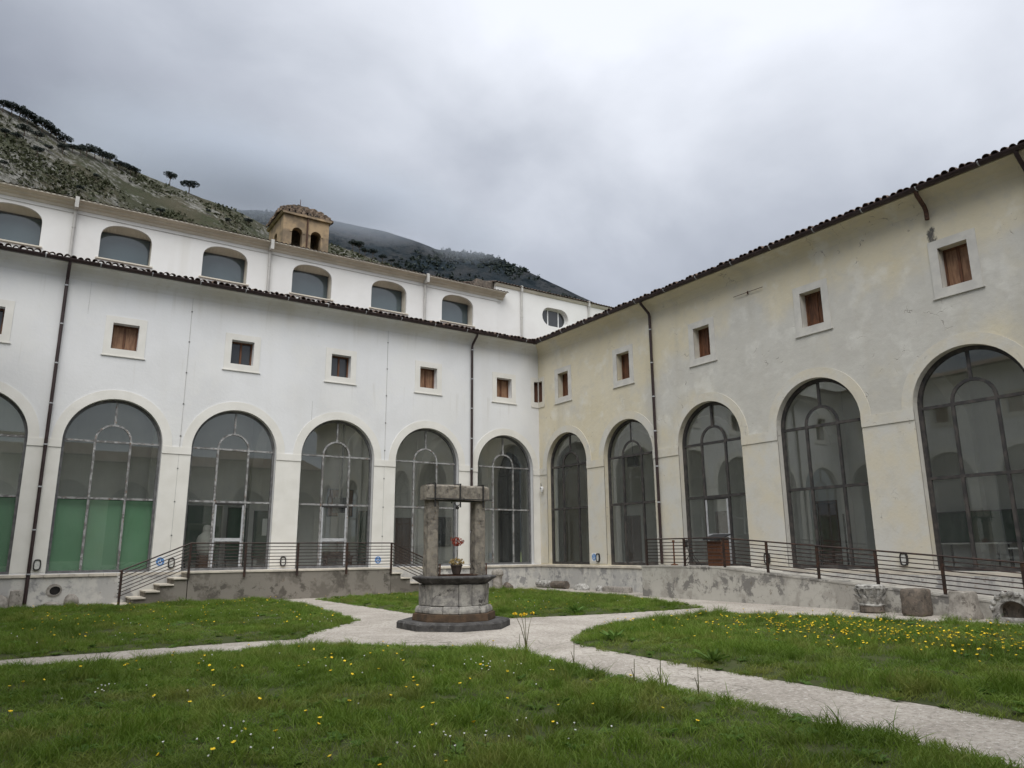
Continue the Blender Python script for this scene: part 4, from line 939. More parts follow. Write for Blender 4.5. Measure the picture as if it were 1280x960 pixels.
blob('stone_slab', 'long grey stone slab lying flat by the plinth near the ramp', 'stone', (-.45, -5.62, 0), 0, [(.75, 0), (.76, .06), (.75, .17), (.70, .20)], 'fragment_grey', 16, .22, 1, .02, square=True)
blob('stone_stump', 'upright weathered stump with a cap by the plinth behind the well', 'stone', (-2.62, -.42, 0), 0, [(.20, 0), (.21, .2), (.19, .5), (.21, .54), (.25, .6), (.25, .72), (.20, .80), (.08, .84)], 'fragment_grey', 14, 1, 1, .03)
blob('stone_fragment', 'low brown lump beside the upright stump behind the well', 'stone', (-2.08, -.40, 0), .3, [(.27, 0), (.27, .1), (.18, .2), (.07, .25)], 'fragment_brown', 12, 1, .8, .05)
blob('stone_slab', 'tilted grey stone slab by the plinth next to the drainpipe block', 'stone', (-20.55, -.45, 0), .1, [(.55, 0), (.56, .2), (.45, .36), (.2, .44)], 'fragment_grey', 14, 1, .6, .05)
blob('stone_block', 'narrow upright pinkish block beside the drainpipe foot', 'stone', (-19.86, -.36, 0), .05, [(.19, 0), (.19, .3), (.17, .52), (.08, .55)], 'fragment_grey', 12, .95, .8, .02, square=True)
blob('stone_fragment', 'round brown stone lump by the plinth beside the wall hole', 'stone', (-18.40, -.35, 0), .05, [(.17, 0), (.21, .1), (.18, .26), (.10, .36)], 'fragment_grey', 12, 1, .8, .05)
blob('stone_fragment', 'flat pale stone under the round hole in the plinth', 'stone', (-18.92, -.36, 0), .05, [(.24, 0), (.24, .09), (.16, .15)], 'fragment_grey', 12, 1, .7, .03)
# plinth hole: raised rim, with its shade put into a flat dark disc
hr = MB(TN); hr.sheet([(18.88 + .22 * math.cos(2 * PI * k / 14), .50 + .19 * math.sin(2 * PI * k / 14)) for k in range(14)], [[(18.86 + .15 * math.cos(2 * PI * k / 14), .49 + .13 * math.sin(2 * PI * k / 14)) for k in range(14)]], .075, .05)
ho = hr.build('drain_hole', 'fragment_grey', north, jitter=.02)
MB(TN).prism_d([(18.86 + .155 * math.cos(2 * PI * k / 14), .49 + .135 * math.sin(2 * PI * k / 14)) for k in range(14)], .0505, .055).build('hole_shade_disc', 'painted_shade', ho)

# ------------------------------------------------------------------ things behind the glass and on the ramp
for k in (4, 5):
    c = NC[k]; t = thing('green_screen', 'large green board filling the lower panes of the ' + ('arch left of the stair railing' if k == 4 else 'arch beyond the tall drainpipe'), 'board', group='green boards behind the glass')
    for a in range(3):
        MB(TN).box((c - 1.45 + a * .97, -.44, .98), (c - 1.45 + (a + 1) * .97 - .012, -.40, 3.36)).build('board_panel', 'green_board', t)
    MB(TN).box((c - 1.45, -.46, 3.361), (c + 1.45, -.39, 3.40)).build('top_rail', 'dark_green_board', t)
def panel(name, label, T, u0, u1, z0, z1, d, mat, cat='board', legs=True):
    t = thing(name, label, cat)
    MB(T).box((u0, d - .02, z0), (u1, d + .02, z1)).build('panel', mat, t)
    MB(T).sheet([(u0 - .03, z0 - .03), (u1 + .03, z0 - .03), (u1 + .03, z1 + .03), (u0 - .03, z1 + .03)], [[(u0, z0), (u1, z0), (u1, z1), (u0, z1)]], d + .03, d - .03).build('frame', 'black_iron', t)
    if legs and z0 > 1.05:
        for u in (u0, u1 - .05): MB(T).box((u, d - .025, .972), (u + .05, d + .025, z0 - .031)).build('leg', 'black_iron', t)
    return t
panel('display_board', 'dark green display board behind the bust statue', TN, 13.25, 14.5, 1.3, 3.42, -3.6, 'dark_green_board')
panel('display_board', 'narrow dark green display board behind the glass door', TN, 12.25, 12.95, 1.3, 3.38, -3.7, 'dark_green_board')
panel('display_board', 'dark notice board with papers behind the right panes of the bust bay', TN, 11.05, 11.75, 1.4, 3.3, -4.3, 'dark_green_board')
pb = thing('notice_paper', 'white notice sheet pinned on the dark notice board', 'paper')
MB(TN).box((11.06, -4.262, 2.3), (11.42, -4.258, 3.0)).build('sheet', 'paper_white', pb)
bs = thing('bust_statue', 'white draped bust statue behind the glass of the platform bay', 'statue', (-13.95, 2.6, .972))
MB().box((-.26, -.26, 0), (.26, .26, .55)).build('pedestal', 'door_wood', bs, bevel=.01)
mb = MB(); mb.lathe([(.22, .552), (.28, .60), (.33, .80), (.35, 1.0), (.34, 1.15), (.29, 1.27), (.20, 1.35), (.155, 1.42), (.16, 1.52), (.15, 1.60), (.10, 1.67), (0, 1.69)], (0, 0, 0), 18, 0, 1, .75); mb.build('bust', 'white_stucco', bs, smooth=True, jitter=.02)
tv = thing('ceiling_monitor', 'black monitor box hanging behind the middle pane of the open door bay', 'monitor', (-8.85, 2.0, 3.2))
MB().box((-.32, -.1, 0), (.32, .1, .62)).build('screen', 'plastic_black', tv, bevel=.015)
MB().box((-.03, -.03, .621), (.03, .03, 4.28)).build('mount', 'black_iron', tv)
panel('wall_notice', 'wooden framed notice board on the inner wall behind the hanging monitor', TN, 7.35, 8.5, 3.2, 4.35, -4.55, 'shutter_light', legs=False)
panel('green_banner', 'tall narrow dark green banner behind the right pane of the open door bay', TN, 6.68, 7.05, 1.15, 3.4, -4.4, 'dark_green_board')
bn = thing('wooden_bench', 'low brown wooden bench behind the open glass door', 'bench', (-8.1, 4.1, .972))
MB().box((-.65, -.2, .38), (.65, .2, .45)).build('seat', 'door_wood', bn)
for x in (-.6, .52): MB().box((x, -.18, 0), (x + .08, .18, .379)).build('leg', 'door_wood', bn)
MB().box((-.65, .17, .451), (.65, .2, .65)).build('backrest', 'door_wood', bn)
panel('blue_panel', 'dark bluish panel on the inner wall behind the left well pillar', TN, 2.2, 2.95, 1.85, 3.2, -4.55, 'dark_glass', legs=False)
hb = thing('wall_heater', 'dark box fixed high behind the cream wing glass next to the corner', 'heater', (2.0, -4.2, 5.13)); MB().box((-.15, -.25, 0), (.15, .25, .42)).build('casing', 'plastic_black', hb, bevel=.02)
MB().tube([(0, 0, .421), (0, 0, 2.36)], .02, 6).build('hanger', 'black_iron', hb)
# table and green board in the desk bay
tb = thing('desk', 'long grey table behind the glass of the desk bay on the ramp', 'table', (3.0, -17.2, .972))
MB().box((-.4, -.85, .70), (.4, .85, .745)).build('tabletop', 'pipe_grey', tb, bevel=.005)
for x in (-.36, .32):
    for y in (-.8, .76): MB().box((x, y, 0), (x + .04, y + .04, .699)).build('leg', 'black_iron', tb)
tb = thing('desk', 'small low table beside the long grey table in the desk bay', 'table', (2.6, -18.95, .972))
MB().box((-.35, -.55, .56), (.35, .55, .60)).build('tabletop', 'paper_white', tb, bevel=.005)
for x in (-.32, .28):
    for y in (-.5, .46): MB().box((x, y, 0), (x + .04, y + .04, .559)).build('leg', 'black_iron', tb)
panel('display_board', 'wide dark green board on the inner wall of the desk bay', TE, 15.6, 18.9, 1.75, 2.65, -4.3, 'dark_green_board')
pc = thing('coat_stand', 'tall dark coat stand behind the panes beside the double door', 'stand', (3.2, -13.1, .972)); mb = MB(); mb.tube([(0, 0, 0.05), (0, 0, 1.75)], .03, 8); mb.build('pole', 'black_iron', pc); mb = MB(); mb.lathe([(.22, 0), (.22, .03), (.05, .05)], (0, 0, 0), 12); mb.build('base', 'black_iron', pc)
# on the ramp landing
def chair(loc, rz):
    t = thing('folding_chair', 'dark folding chair standing on the ramp landing behind the railing', 'chair', loc, rz)
    mb = MB(); mb.box((-.22, -.2, .43), (.22, .2, .46)); mb.build('seat', 'plastic_black', t, bevel=.01)
    mb = MB(); mb.box((-.22, .20, .60), (.22, .235, .86)); mb.build('backrest', 'plastic_black', t, bevel=.01)
    for x in (-.2, .2):
        mb = MB(); mb.tube([(x, .27, 0), (x, .0, .43), (x, -.16, .44)], .012, 6); mb.build('leg', 'black_iron', t)
        mb = MB(); mb.tube([(x, -.25, 0), (x, .0, .30), (x, .22, .88)], .012, 6); mb.build('leg', 'black_iron', t)
    return t
chair((-.62, -9.75, 1.051), RAD(60))
lc = thing('wooden_stand', 'brown wooden stand with a dark sloping top on the ramp landing', 'stand', (-.55, -10.85, 1.051), RAD(-90))
MB().box((-.30, -.2, 0), (.30, .2, .82)).build('cabinet', 'door_wood', lc, bevel=.01)
for z in (.2, .42, .64): MB().box((-.25, -.215, z - .015), (.25, -.201, z + .015)).build('slat', 'shutter_wood', lc)
mb = MB(); mb.loft([[(-.38, -.3, .84), (.38, -.3, .84), (.38, .22, 1.0), (-.38, .22, 1.0)], [(-.38, -.3, .88), (.38, -.3, .88), (.38, .22, 1.04), (-.38, .22, 1.04)]]); mb.build('top', 'plastic_black', lc)
rs = thing('red_stand', 'slim dark red post on a foot on the ramp landing', 'stand', (-.55, -8.82, 1.051))
mb = MB(); mb.lathe([(.13, 0), (.13, .03), (.03, .06), (.028, .78), (.05, .80), (.05, .86), (0, .87)], (0, 0, 0), 12); mb.build('post', 'shutter_wood', rs, smooth=True)

# ------------------------------------------------------------------ lawns
LAWNS = {
 'BL': [(-22, -13.50), (-18.4, -13.42), (-16.4, -13.40), (-15.5, -13.55), (-14.55, -12.3), (-13.15, -10.7), (-12.85, -8.8), (-12.5, -5), (-12.5, -1.5), (-17.3, -1.5), (-17.4, -.95), (-22, -.95)],
 'BR': [(-11.1, -2.3), (-11.15, -9.9), (-10.3, -11.9), (-9.85, -12.4), (-7.3, -12.95), (-3.9, -13.05), (-2.45, -8.9), (-2.35, -4.4), (-2.75, -1.75), (-7.0, -1.6)],
 'FR': [(-11.70, -17.2), (-10.3, -15.85), (-9.7, -15.45), (-7.9, -14.95), (-5.3, -14.6), (-4.4, -16.6), (-4.0, -18.4), (-3.45, -19.8), (-3.2, -26), (-12.1, -26), (-12.0, -21), (-11.95, -19.1)],
 'FL': [(-22, -14.95), (-18.1, -14.95), (-16.5, -14.85), (-15.35, -14.95), (-14.6, -15.7), (-13.45, -17.05), (-13.3, -18.1), (-13.55, -20.2), (-13.65, -22.6), (-13.75, -26), (-22, -26)],
}
def inside(q, l):
    r = False; j = len(l) - 1
    for i in range(len(l)):
        (xi, yi), (xj, yj) = l[i], l[j]
        if (yi > q[1]) != (yj > q[1]) and q[0] < (xj - xi) * (q[1] - yi) / (yj - yi) + xi: r = not r
        j = i
    return r
def edge_dist(q, l):
    q = Vector(q); d = 1e9
    for i in range(len(l)):
        a, b_ = Vector(l[i - 1]), Vector(l[i]); ab = b_ - a; t = max(0, min(1, (q - a).dot(ab) / ab.dot(ab))); d = min(d, (a + ab * t - q).length)
    return d
def wobble(l, step=.35, amp=.06):
    o = []
    for i in range(len(l)):
        a, b_ = Vector(l[i]), Vector(l[(i + 1) % len(l)]); n = max(1, int((b_ - a).length / step))
        for k in range(n):
            p = a.lerp(b_, k / n); v = noise.noise_vector(Vector((p.x * 1.3, p.y * 1.3, 2.0))); o.append((p.x + v.x * amp, p.y + v.y * amp))
    return o
def lawn_h(x, y, ed):
    return min(1, ed / .35) ** .6 * (.055 + .03 * noise.noise(Vector((x * .35, y * .35, 0))) + .02 * noise.noise(Vector((x * 1.4, y * 1.4, 3))))
LAW2 = {}
for nm, poly in LAWNS.items():
    lp = wobble(poly); LAW2[nm] = lp
    pts = [Vector(q) for q in lp]; nb = len(pts); edges = [(k, (k + 1) % nb) for k in range(nb)]
    xs = [q[0] for q in lp]; ys = [q[1] for q in lp]; st = .40
    x = min(xs)
    while x < max(xs):
        y = min(ys)
        while y < max(ys):
            q = (x + random.uniform(-.1, .1), y + random.uniform(-.1, .1))
            if inside(q, lp) and edge_dist(q, lp) > .14: pts.append(Vector(q))
            y += st
        x += st
    vo, eo, fo, *_ = delaunay_2d_cdt(pts, edges, [], 0, 1e-6)
    mb = MB(); mb.v = [(q.x, q.y, lawn_h(q.x, q.y, edge_dist(q, lp)) if k >= nb else .004) for k, q in enumerate(vo)]
    for f in fo:
        c = sum((vo[k] for k in f), Vector((0, 0))) / 3
        if inside(c, lp): mb.f.append(list(f))
    o = mb.build('lawn', 'soil', smooth=True); tag(o, kind='structure')

# grass tufts scattered with geometry nodes
PROTO = bpy.data.collections.new('grass_prototypes'); FPROTO = bpy.data.collections.new('flower_prototypes')
def tuft(nm, n, rad, hmin, hmax, wid, lean, mat='grass_blade', col=PROTO):
    mb = MB()
    for k in range(n):
        a = random.uniform(0, 2 * PI); rr = rad * math.sqrt(random.random()); bx_, by_ = rr * math.cos(a), rr * math.sin(a)
        h = random.uniform(hmin, hmax); d = random.uniform(0, 2 * PI); ln = h * lean * random.uniform(.3, 1.3); fa = random.uniform(0, PI)
        wx, wy = math.cos(fa) * wid * random.uniform(.7, 1.2), math.sin(fa) * wid; p = []
        for t, s in ((0, 1), (.45, .85), (.8, .5)):
            cx_, cy_, cz_ = bx_ + math.cos(d) * ln * t * t, by_ + math.sin(d) * ln * t * t, h * t * (1 - .12 * t * lean)
            p += [(cx_ - wx * s, cy_ - wy * s, cz_), (cx_ + wx * s, cy_ + wy * s, cz_)]
        p.append((bx_ + math.cos(d) * ln * 1.1, by_ + math.sin(d) * ln * 1.1, h * (1 - .15 * lean)))
        i = mb.p(p); mb.f += [[i, i + 1, i + 3, i + 2], [i + 2, i + 3, i + 5, i + 4], [i + 4, i + 5, i + 6]]
    me = bpy.data.meshes.new(nm); me.from_pydata(mb.v, [], mb.f); me.materials.append(MATS[mat])
    for p in me.polygons: p.use_smooth = True
    o = bpy.data.objects.new(nm, me); col.objects.link(o); return o
tuft('a_tuft', 60, .16, .05, .13, .0035, .7); tuft('b_tuft', 55, .16, .07, .16, .004, .9); tuft('c_tuft', 70, .15, .04, .10, .0035, .8)
tuft('d_tuft', 55, .13, .10, .26, .0045, 1.0); tuft('e_tuft', 60, .17, .05, .12, .0045, 1.1)
def rosette(nm):
    mb = MB()
    for k in range(11):
        a = 2 * PI * k / 11 + random.uniform(-.3, .3); L = random.uniform(.07, .13); ca, sa = math.cos(a), math.sin(a); w_ = L * .24
        i = mb.p([(0, 0, .01), (ca * L * .5 - sa * w_, sa * L * .5 + ca * w_, L * .45), (ca * L, sa * L, L * .45), (ca * L * .5 + sa * w_, sa * L * .5 - ca * w_, L * .45)]); mb.f.append([i, i + 1, i + 2, i + 3])
    me = bpy.data.meshes.new(nm); me.from_pydata(mb.v, [], mb.f); me.materials.append(MATS['weed_leaf']); o = bpy.data.objects.new(nm, me); PROTO.objects.link(o)
rosette('f_rosette')
def flower(nm, mat, r, h):
    mb = MB(); n = 10
    i = mb.p([(0, 0, h + .006)] + [(r * (1 if k % 2 else .8) * math.cos(2 * PI * k / n), r * (1 if k % 2 else .8) * math.sin(2 * PI * k / n), h + .004 * (k % 2)) for k in range(n)])
    for k in range(n): mb.f.append([i, i + 1 + k, i + 1 + (k + 1) % n])
    i = mb.p([(0, 0, h - .012)] ); base = i - n
    for k in range(n): mb.f.append([i, base + (k + 1) % n, base + k])
    nf = len(mb.f); mb.tube([(0, 0, 0), (.01, 0, h * .5), (0, 0, h - .01)], .0025, 4)
    me = bpy.data.meshes.new(nm); me.from_pydata(mb.v, [], mb.f); me.materials.append(MATS[mat]); me.materials.append(MATS['weed_stem'])
    for k, p in enumerate(me.polygons): p.material_index = 0 if k < nf else 1
    o = bpy.data.objects.new(nm, me); FPROTO.objects.link(o)
flower('a_dandelion', 'petal_yellow', .018, .15); flower('b_dandelion', 'petal_yellow', .014, .12); flower('c_daisy', 'petal_white', .0085, .11)

def scatter_group(name, coll):
    ng = bpy.data.node_groups.new(name, 'GeometryNodeTree')
    ng.interface.new_socket('Geometry', in_out='INPUT', socket_type='NodeSocketGeometry'); ng.interface.new_socket('Geometry', in_out='OUTPUT', socket_type='NodeSocketGeometry')
    N = ng.nodes; gi = N.new('NodeGroupInput'); go = N.new('NodeGroupOutput')
    ci = N.new('GeometryNodeCollectionInfo'); ci.inputs['Collection'].default_value = coll; ci.inputs['Separate Children'].default_value = True; ci.inputs['Reset Children'].default_value = True
    ip = N.new('GeometryNodeInstanceOnPoints'); ip.inputs['Pick Instance'].default_value = True
    def attr(nm, ty):
        a = N.new('GeometryNodeInputNamedAttribute'); a.data_type = ty; a.inputs['Name'].default_value = nm; return a.outputs['Attribute']
    ng.links.new(gi.outputs[0], ip.inputs['Points']); ng.links.new(ci.outputs[0], ip.inputs['Instance'])
    ng.links.new(attr('idx', 'INT'), ip.inputs['Instance Index'])
    rc = N.new('ShaderNodeCombineXYZ')
    av = attr('rot', 'FLOAT_VECTOR'); ng.links.new(av, ip.inputs['Rotation']); ng.links.new(attr('scl', 'FLOAT_VECTOR'), ip.inputs['Scale'])
    ng.links.new(ip.outputs[0], go.inputs[0]); return ng
def scatter(name, ng, pts, label, cat):
    me = bpy.data.meshes.new(name); me.from_pydata([p[0] for p in pts], [], [])
    a = me.attributes.new('idx', 'INT', 'POINT'); a.data.foreach_set('value', [p[1] for p in pts])
    a = me.attributes.new('rot', 'FLOAT_VECTOR', 'POINT'); a.data.foreach_set('vector', [c for p in pts for c in p[2]])
    a = me.attributes.new('scl', 'FLOAT_VECTOR', 'POINT'); a.data.foreach_set('vector', [c for p in pts for c in p[3]])
    o = bpy.data.objects.new(name, me); COL.objects.link(o); md = o.modifiers.new('scatter', 'NODES'); md.node_group = ng
    return tag(o, label, cat, kind='stuff')
NG = scatter_group('grass_scatter', PROTO); NF = scatter_group('flower_scatter', FPROTO)
GL = {'BL': ('short green grass of the lawn beside the platform stairs', 28), 'BR': ('short green grass of the lawn between the well and the wall corner', 28), 'FR': ('green grass of the lawn dotted with yellow flowers before the ramp', 34), 'FL': ('lush green grass of the large lawn in front of the well', 46)}
FC = Vector((CAM_POS.x, CAM_POS.y))
for nm, lp in LAW2.items():
    xs = [q[0] for q in lp]; ys = [q[1] for q in lp]; area = (max(xs) - min(xs)) * (max(ys) - min(ys)); pts = []
    for _ in range(int(area * GL[nm][1])):
        q = (random.uniform(min(xs), max(xs)), random.uniform(min(ys), max(ys)))
        if not inside(q, lp): continue
        v = Vector(q) - FC; fwd = v.x * fh.x + v.y * fh.y; side = abs(v.x * rh.x + v.y * rh.y)
        if fwd < 2.5 or side > fwd * .85 + 1.5: continue
        ed = edge_dist(q, lp)
        if ed < .01: continue
        f = .85 + .6 * noise.noise(Vector((q[0] * .45, q[1] * .45, 7))) + .5 * noise.noise(Vector((q[0] * 1.7, q[1] * 1.7, 1)))
        if ed < .3: f *= .75
        near = max(0.0, 1 - fwd / 9); f *= 1 + .25 * near
        bare = noise.noise(Vector((q[0] * .8, q[1] * .8, 20)))
        if bare > .57 and random.random() < .6: continue
        tall = noise.noise(Vector((q[0] * .9, q[1] * .9, 31))) > .18
        idx = random.choices(range(6), (4, 5, 3, 6, 5, 2.2) if tall else (5, 4, 6, 1.2, 5, 2.8))[0]
        if idx == 3 and ed < .25 and random.random() < .5: idx = 0
        f = max(.45, f) * random.uniform(.75, 1.2)
        pts.append(((q[0], q[1], lawn_h(q[0], q[1], ed) - .005), idx, (random.uniform(-.2, .2), random.uniform(-.2, .2), random.uniform(0, 6.28)), (1, 1, f)))
    for k in range(len(lp)):
        a_, b_ = Vector(lp[k - 1]), Vector(lp[k])
        for _ in range(int((b_ - a_).length * 5) + 1):
            q = a_.lerp(b_, random.random()); q = q + Vector((random.gauss(0, .06), random.gauss(0, .06)))
            v = q - FC
            if v.x * fh.x + v.y * fh.y < 2.5: continue
            pts.append(((q.x, q.y, .0), random.choice((0, 2, 4, 5)), (random.uniform(-.3, .3), random.uniform(-.3, .3), random.uniform(0, 6.28)), (random.uniform(.4, .9), random.uniform(.4, .9), random.uniform(.4, .9))))
    scatter('grass', NG, pts, GL[nm][0], 'grass')
fl_pts = {k: [] for k in LAW2}
def add_flower(nm, q, idx):
    lp = LAW2[nm]
    if not inside(q, lp) or edge_dist(q, lp) < .1: return
    fl_pts[nm].append(((q[0], q[1], lawn_h(q[0], q[1], edge_dist(q, lp))), idx, (random.gauss(0, .28), random.gauss(0, .28), random.uniform(0, 6.28)), (1.15, 1.15, random.uniform(.7, 1.25))))
for _ in range(400):      # the dense yellow drift on the lawn by the ramp
    t = random.gauss(0, 1); add_flower('FR', (-7.2 + random.gauss(0, .95) + t * .1, -20.1 + t * 1.7 + random.gauss(0, .5)), random.choice((0, 0, 1)))
for _ in range(170): add_flower('FR', (random.uniform(-10, -3.6), random.uniform(-23, -15)), random.choice((0, 1, 1)))
for _ in range(90): add_flower('BR', (random.uniform(-11, -3), random.uniform(-13, -2)), random.choice((1, 1, 2)))
for _ in range(200): add_flower('BL', (random.uniform(-20, -12), random.uniform(-13, -2)), random.choice((0, 1, 1, 2)))
for _ in range(110):
    cx_, cy_ = random.choice([(-16, -20), (-18, -22), (-15.5, -18), (-14.6, -20.2), (-19, -18), (-17, -17)]); add_flower('FL', (random.gauss(cx_, 1.3), random.gauss(cy_, 1.3)), random.choice((0, 0, 1, 1, 2)))
for _ in range(70):
    k = random.randrange(7); random_c = [(-15, -19.6), (-18.6, -21.5), (-17.2, -22.3), (-19.2, -18.2), (-14.7, -19.2), (-16.2, -22.6), (-18, -16.5)][k]; add_flower('FL', (random.gauss(random_c[0], .3), random.gauss(random_c[1], .3)), 2)
for nm, lb in (('BL', 'scattered yellow and white flowers in the lawn beside the stairs'), ('BR', 'few small flowers in the lawn behind the well'), ('FR', 'dense drift of yellow flowers in the lawn before the ramp'), ('FL', 'sparse yellow dandelions and white daisies in the large front lawn')):
    scatter('flowers', NF, fl_pts[nm], lb, 'flowers')

# single weeds
def weed(label, loc, stems, hh, flowers=True):
    t = thing('weed', label, 'plant', loc)
    for k, (dx, dy, h) in enumerate(stems):
        mb = MB(); p = [(0, 0, 0), (dx * .12, dy * .12, h * .35), (dx * .45, dy * .45, h * .68), (dx, dy, h)]
        mb.tube(p, [.007, .006, .005, .003], 5); st_ = mb.build('stem', 'weed_stem', t)
        if flowers:
            mb = MB(); flower_ball(mb, (dx, dy, h), .035, 22, .016, .5); mb.build('blossom', 'petal_yellow', t)
    return t
weed('bare tall weed with small yellow blossoms at the path edge before the well', (-13.42, -18.2, .03), [(-.15, .08, .62), (-.06, .04, .60), (.02, .05, .61), (.17, .06, .62)], .6)
for k, (x, y, h) in enumerate(((-13.35, -17.9, .28), (-13.6, -19.6, .36), (-13.75, -21.4, .38), (-13.78, -22.0, .34), (-13.7, -20.9, .26))): 
    t = weed(['thin dry stalk beside the tall flowering weed', 'tall dry grass stalk halfway along the front lawn edge', 'pair of leaning dry stalks near the path end', 'short dry stalk next to the leaning pair', 'short brown stalk between the lawn edge and path'][k], (x, y, .04), [(.03, .02, h), (-.04, .01, h * .6)], h, False)
def broadleaf(label, loc, n, L):
    t = thing('broadleaf_weed', label, 'plant', loc)
    for k in range(n):
        a = 2 * PI * k / n + random.uniform(-.3, .3); l_ = L * random.uniform(.7, 1.2); el = random.uniform(.5, 1.3); ca, sa = math.cos(a), math.sin(a); w_ = l_ * .13; mb = MB(); rows = []
        for s, ww in ((0, .15), (.3, .8), (.6, 1), (.85, .6), (1, .08)):
            d = l_ * s * math.cos(el) * (1 + .3 * s); z = l_ * s * math.sin(el) * (1 - .25 * s)
            rows.append([(ca * d - sa * w_ * ww, sa * d + ca * w_ * ww, z + .02), (ca * d, sa * d, z), (ca * d + sa * w_ * ww, sa * d - ca * w_ * ww, z + .02)])
        mb.loft(rows, cap=False, closed=False); mb.build('leaf', 'weed_leaf', t, smooth=True)
    return t
broadleaf('large leafy weed at the tip of the flower lawn beside the path', (-11.25, -17.75, .03), 20, .27)
broadleaf('leafy dark weed on the lawn behind the well by the path', (-8.0, -12.6, .03), 16, .27)
broadleaf('leafy green weed clump in the lawn right behind the well', (-10.2, -10.6, .05), 16, .26)
broadleaf('leafy weed clump at the lawn border along the right path', (-11.75, -20.4, .03), 16, .22)

# ------------------------------------------------------------------ mountains
def px_ray(x, y):
    d = CF + CR * ((x - 640) / FPX) - CU * ((y - 480) / FPX); return d
def at_dist(x, y, dist):
    d = px_ray(x, y); hd = math.hypot(d.x, d.y); return CAM_POS + d * (dist / hd)
def ridge_terrain(name, label_mat, pts, foot, back, nu, nv, amp, fscale, seed):
    """pts: ridge points in metres; the slope falls from the ridge towards the valley floor"""
    cum = [0.0]
    for a, b_ in zip(pts[:-1], pts[1:]): cum.append(cum[-1] + (b_ - a).length)
    def ridge(s):
        s *= cum[-1]
        for k in range(len(pts) - 1):
            if s <= cum[k + 1] + 1e-6: return pts[k].lerp(pts[k + 1], (s - cum[k]) / (cum[k + 1] - cum[k]))
        return pts[-1]
    mb = MB(); rows = []
    for j in range(nv + 1):
        t = j / nv; row = []
        for i in range(nu + 1):
            R_ = ridge(i / nu); dirh = Vector((R_.x - CAM_POS.x, R_.y - CAM_POS.y, 0)); dl = dirh.length; dirh /= dl
            if t <= .8:
                q = t / .8; dist = foot + (dl - foot) * q; z = -4 + (R_.z + 4) * (q ** 1.12)
            else:
                q = (t - .8) / .2; dist = dl + back * q; z = R_.z * (1 - .8 * q * q) - 10 * q
            p = Vector((CAM_POS.x + dirh.x * dist, CAM_POS.y + dirh.y * dist, z))
            f = noise.fractal(Vector((p.x * fscale, p.y * fscale, seed)), 0.9, 2.1, 6)
            damp = math.sin(min(1, t / .8) * PI) * .9 + .10
            p.z += f * amp * damp; row.append(tuple(p))
        rows.append(row)
    mb.loft(rows, cap=False, closed=False); o = mb.build(name, label_mat, smooth=True); return tag(o, kind='structure')
near_px = [(-160, 60, 560), (-60, 104, 600), (0, 133, 640), (40, 152, 650), (85, 180, 660), (140, 201, 690), (165, 213, 700), (205, 230, 720), (245, 244, 740), (300, 264, 760), (345, 287, 790), (400, 300, 800), (440, 313, 820), (500, 338, 850), (560, 365, 900), (640, 400, 960)]
near_pts = [at_dist(*q) for q in near_px]
ridge_terrain('hill', 'hill_rock', near_pts, 230, 300, 300, 110, 22, .010, 1.3)
far_px = [(60, 262, 2300), (200, 268, 2150), (260, 262, 2080), (320, 262, 2000), (380, 269, 1960), (430, 279, 1920), (480, 289, 1900), (515, 300, 1880), (545, 312, 1860), (600, 318, 1850), (625, 323, 1850), (655, 336, 1840), (700, 358, 1830), (755, 384, 1820), (810, 412, 1800), (900, 460, 1800)]
ridge_terrain('mountain', 'haze_tinted_forest', [at_dist(*q) for q in far_px], 950, 700, 220, 80, 38, .0045, 5.1)

# umbrella pines told apart on the skyline
def leaf_cloud(mb, c, rx, rz_, n, sz):
    for k in range(n):
        a = random.uniform(0, 2 * PI); rr = math.sqrt(random.random()); zt = random.uniform(-.35, 1) * math.sqrt(max(0, 1 - rr * rr * .85))
        p = Vector((c[0] + rx * rr * math.cos(a), c[1] + rx * rr * math.sin(a), c[2] + rz_ * zt)); u = Vector((random.gauss(0, 1), random.gauss(0, 1), random.gauss(0, .6))).normalized(); v = u.orthogonal().normalized(); w_ = u.cross(v); s = sz * random.uniform(.5, 1.2)
        i = mb.p([tuple(p + v * s), tuple(p + w_ * s), tuple(p - v * s), tuple(p - w_ * s)]); mb.f.append([i, i + 1, i + 2, i + 3])
def pine_meshes():
    out_ = []
    for k in range(4):
        random.seed(40 + k); tk = MB(); h = 1.0
        tk.tube([(0, 0, -.12), (.01, .0, .3), (.03 * (k - 1.5), .01, .6)], [.035, .028, .022], 6)
        for j in range(4):
            a = 2 * PI * j / 4 + k; tk.tube([(.02 * (k - 1.5), 0, .45 + .03 * j), (.12 * math.cos(a), .12 * math.sin(a), .62), (.26 * math.cos(a), .26 * math.sin(a), .76)], [.018, .013, .006], 5)
        cr_ = MB()
        for j in range(8):
            a = 2 * PI * j / 8 + .4 * k; rr = .30 if j else 0; leaf_cloud(cr_, (rr * math.cos(a), rr * math.sin(a), .76 + random.uniform(-.04, .06)), random.uniform(.16, .26), random.uniform(.10, .18), 90, .045)
        a, b_ = tk.mesh('trunk'), None; a.materials.append(MATS['trunk_bark']); b_ = bpy.data.meshes.new('crown'); b_.from_pydata(cr_.v, [], cr_.f); b_.materials.append(MATS['pine_needles'])
        out_.append((a, b_))
    return out_
PINES = pine_meshes(); random.seed(99)
hill_o = bpy.data.objects['hill']; mtn_o = bpy.data.objects['mountain']
from mathutils.bvhtree import BVHTree
def bvh_of(o):
    return BVHTree.FromPolygons([v.co.copy() for v in o.data.vertices], [tuple(p.vertices) for p in o.data.polygons])
HB = bvh_of(hill_o); MBV = bvh_of(mtn_o)
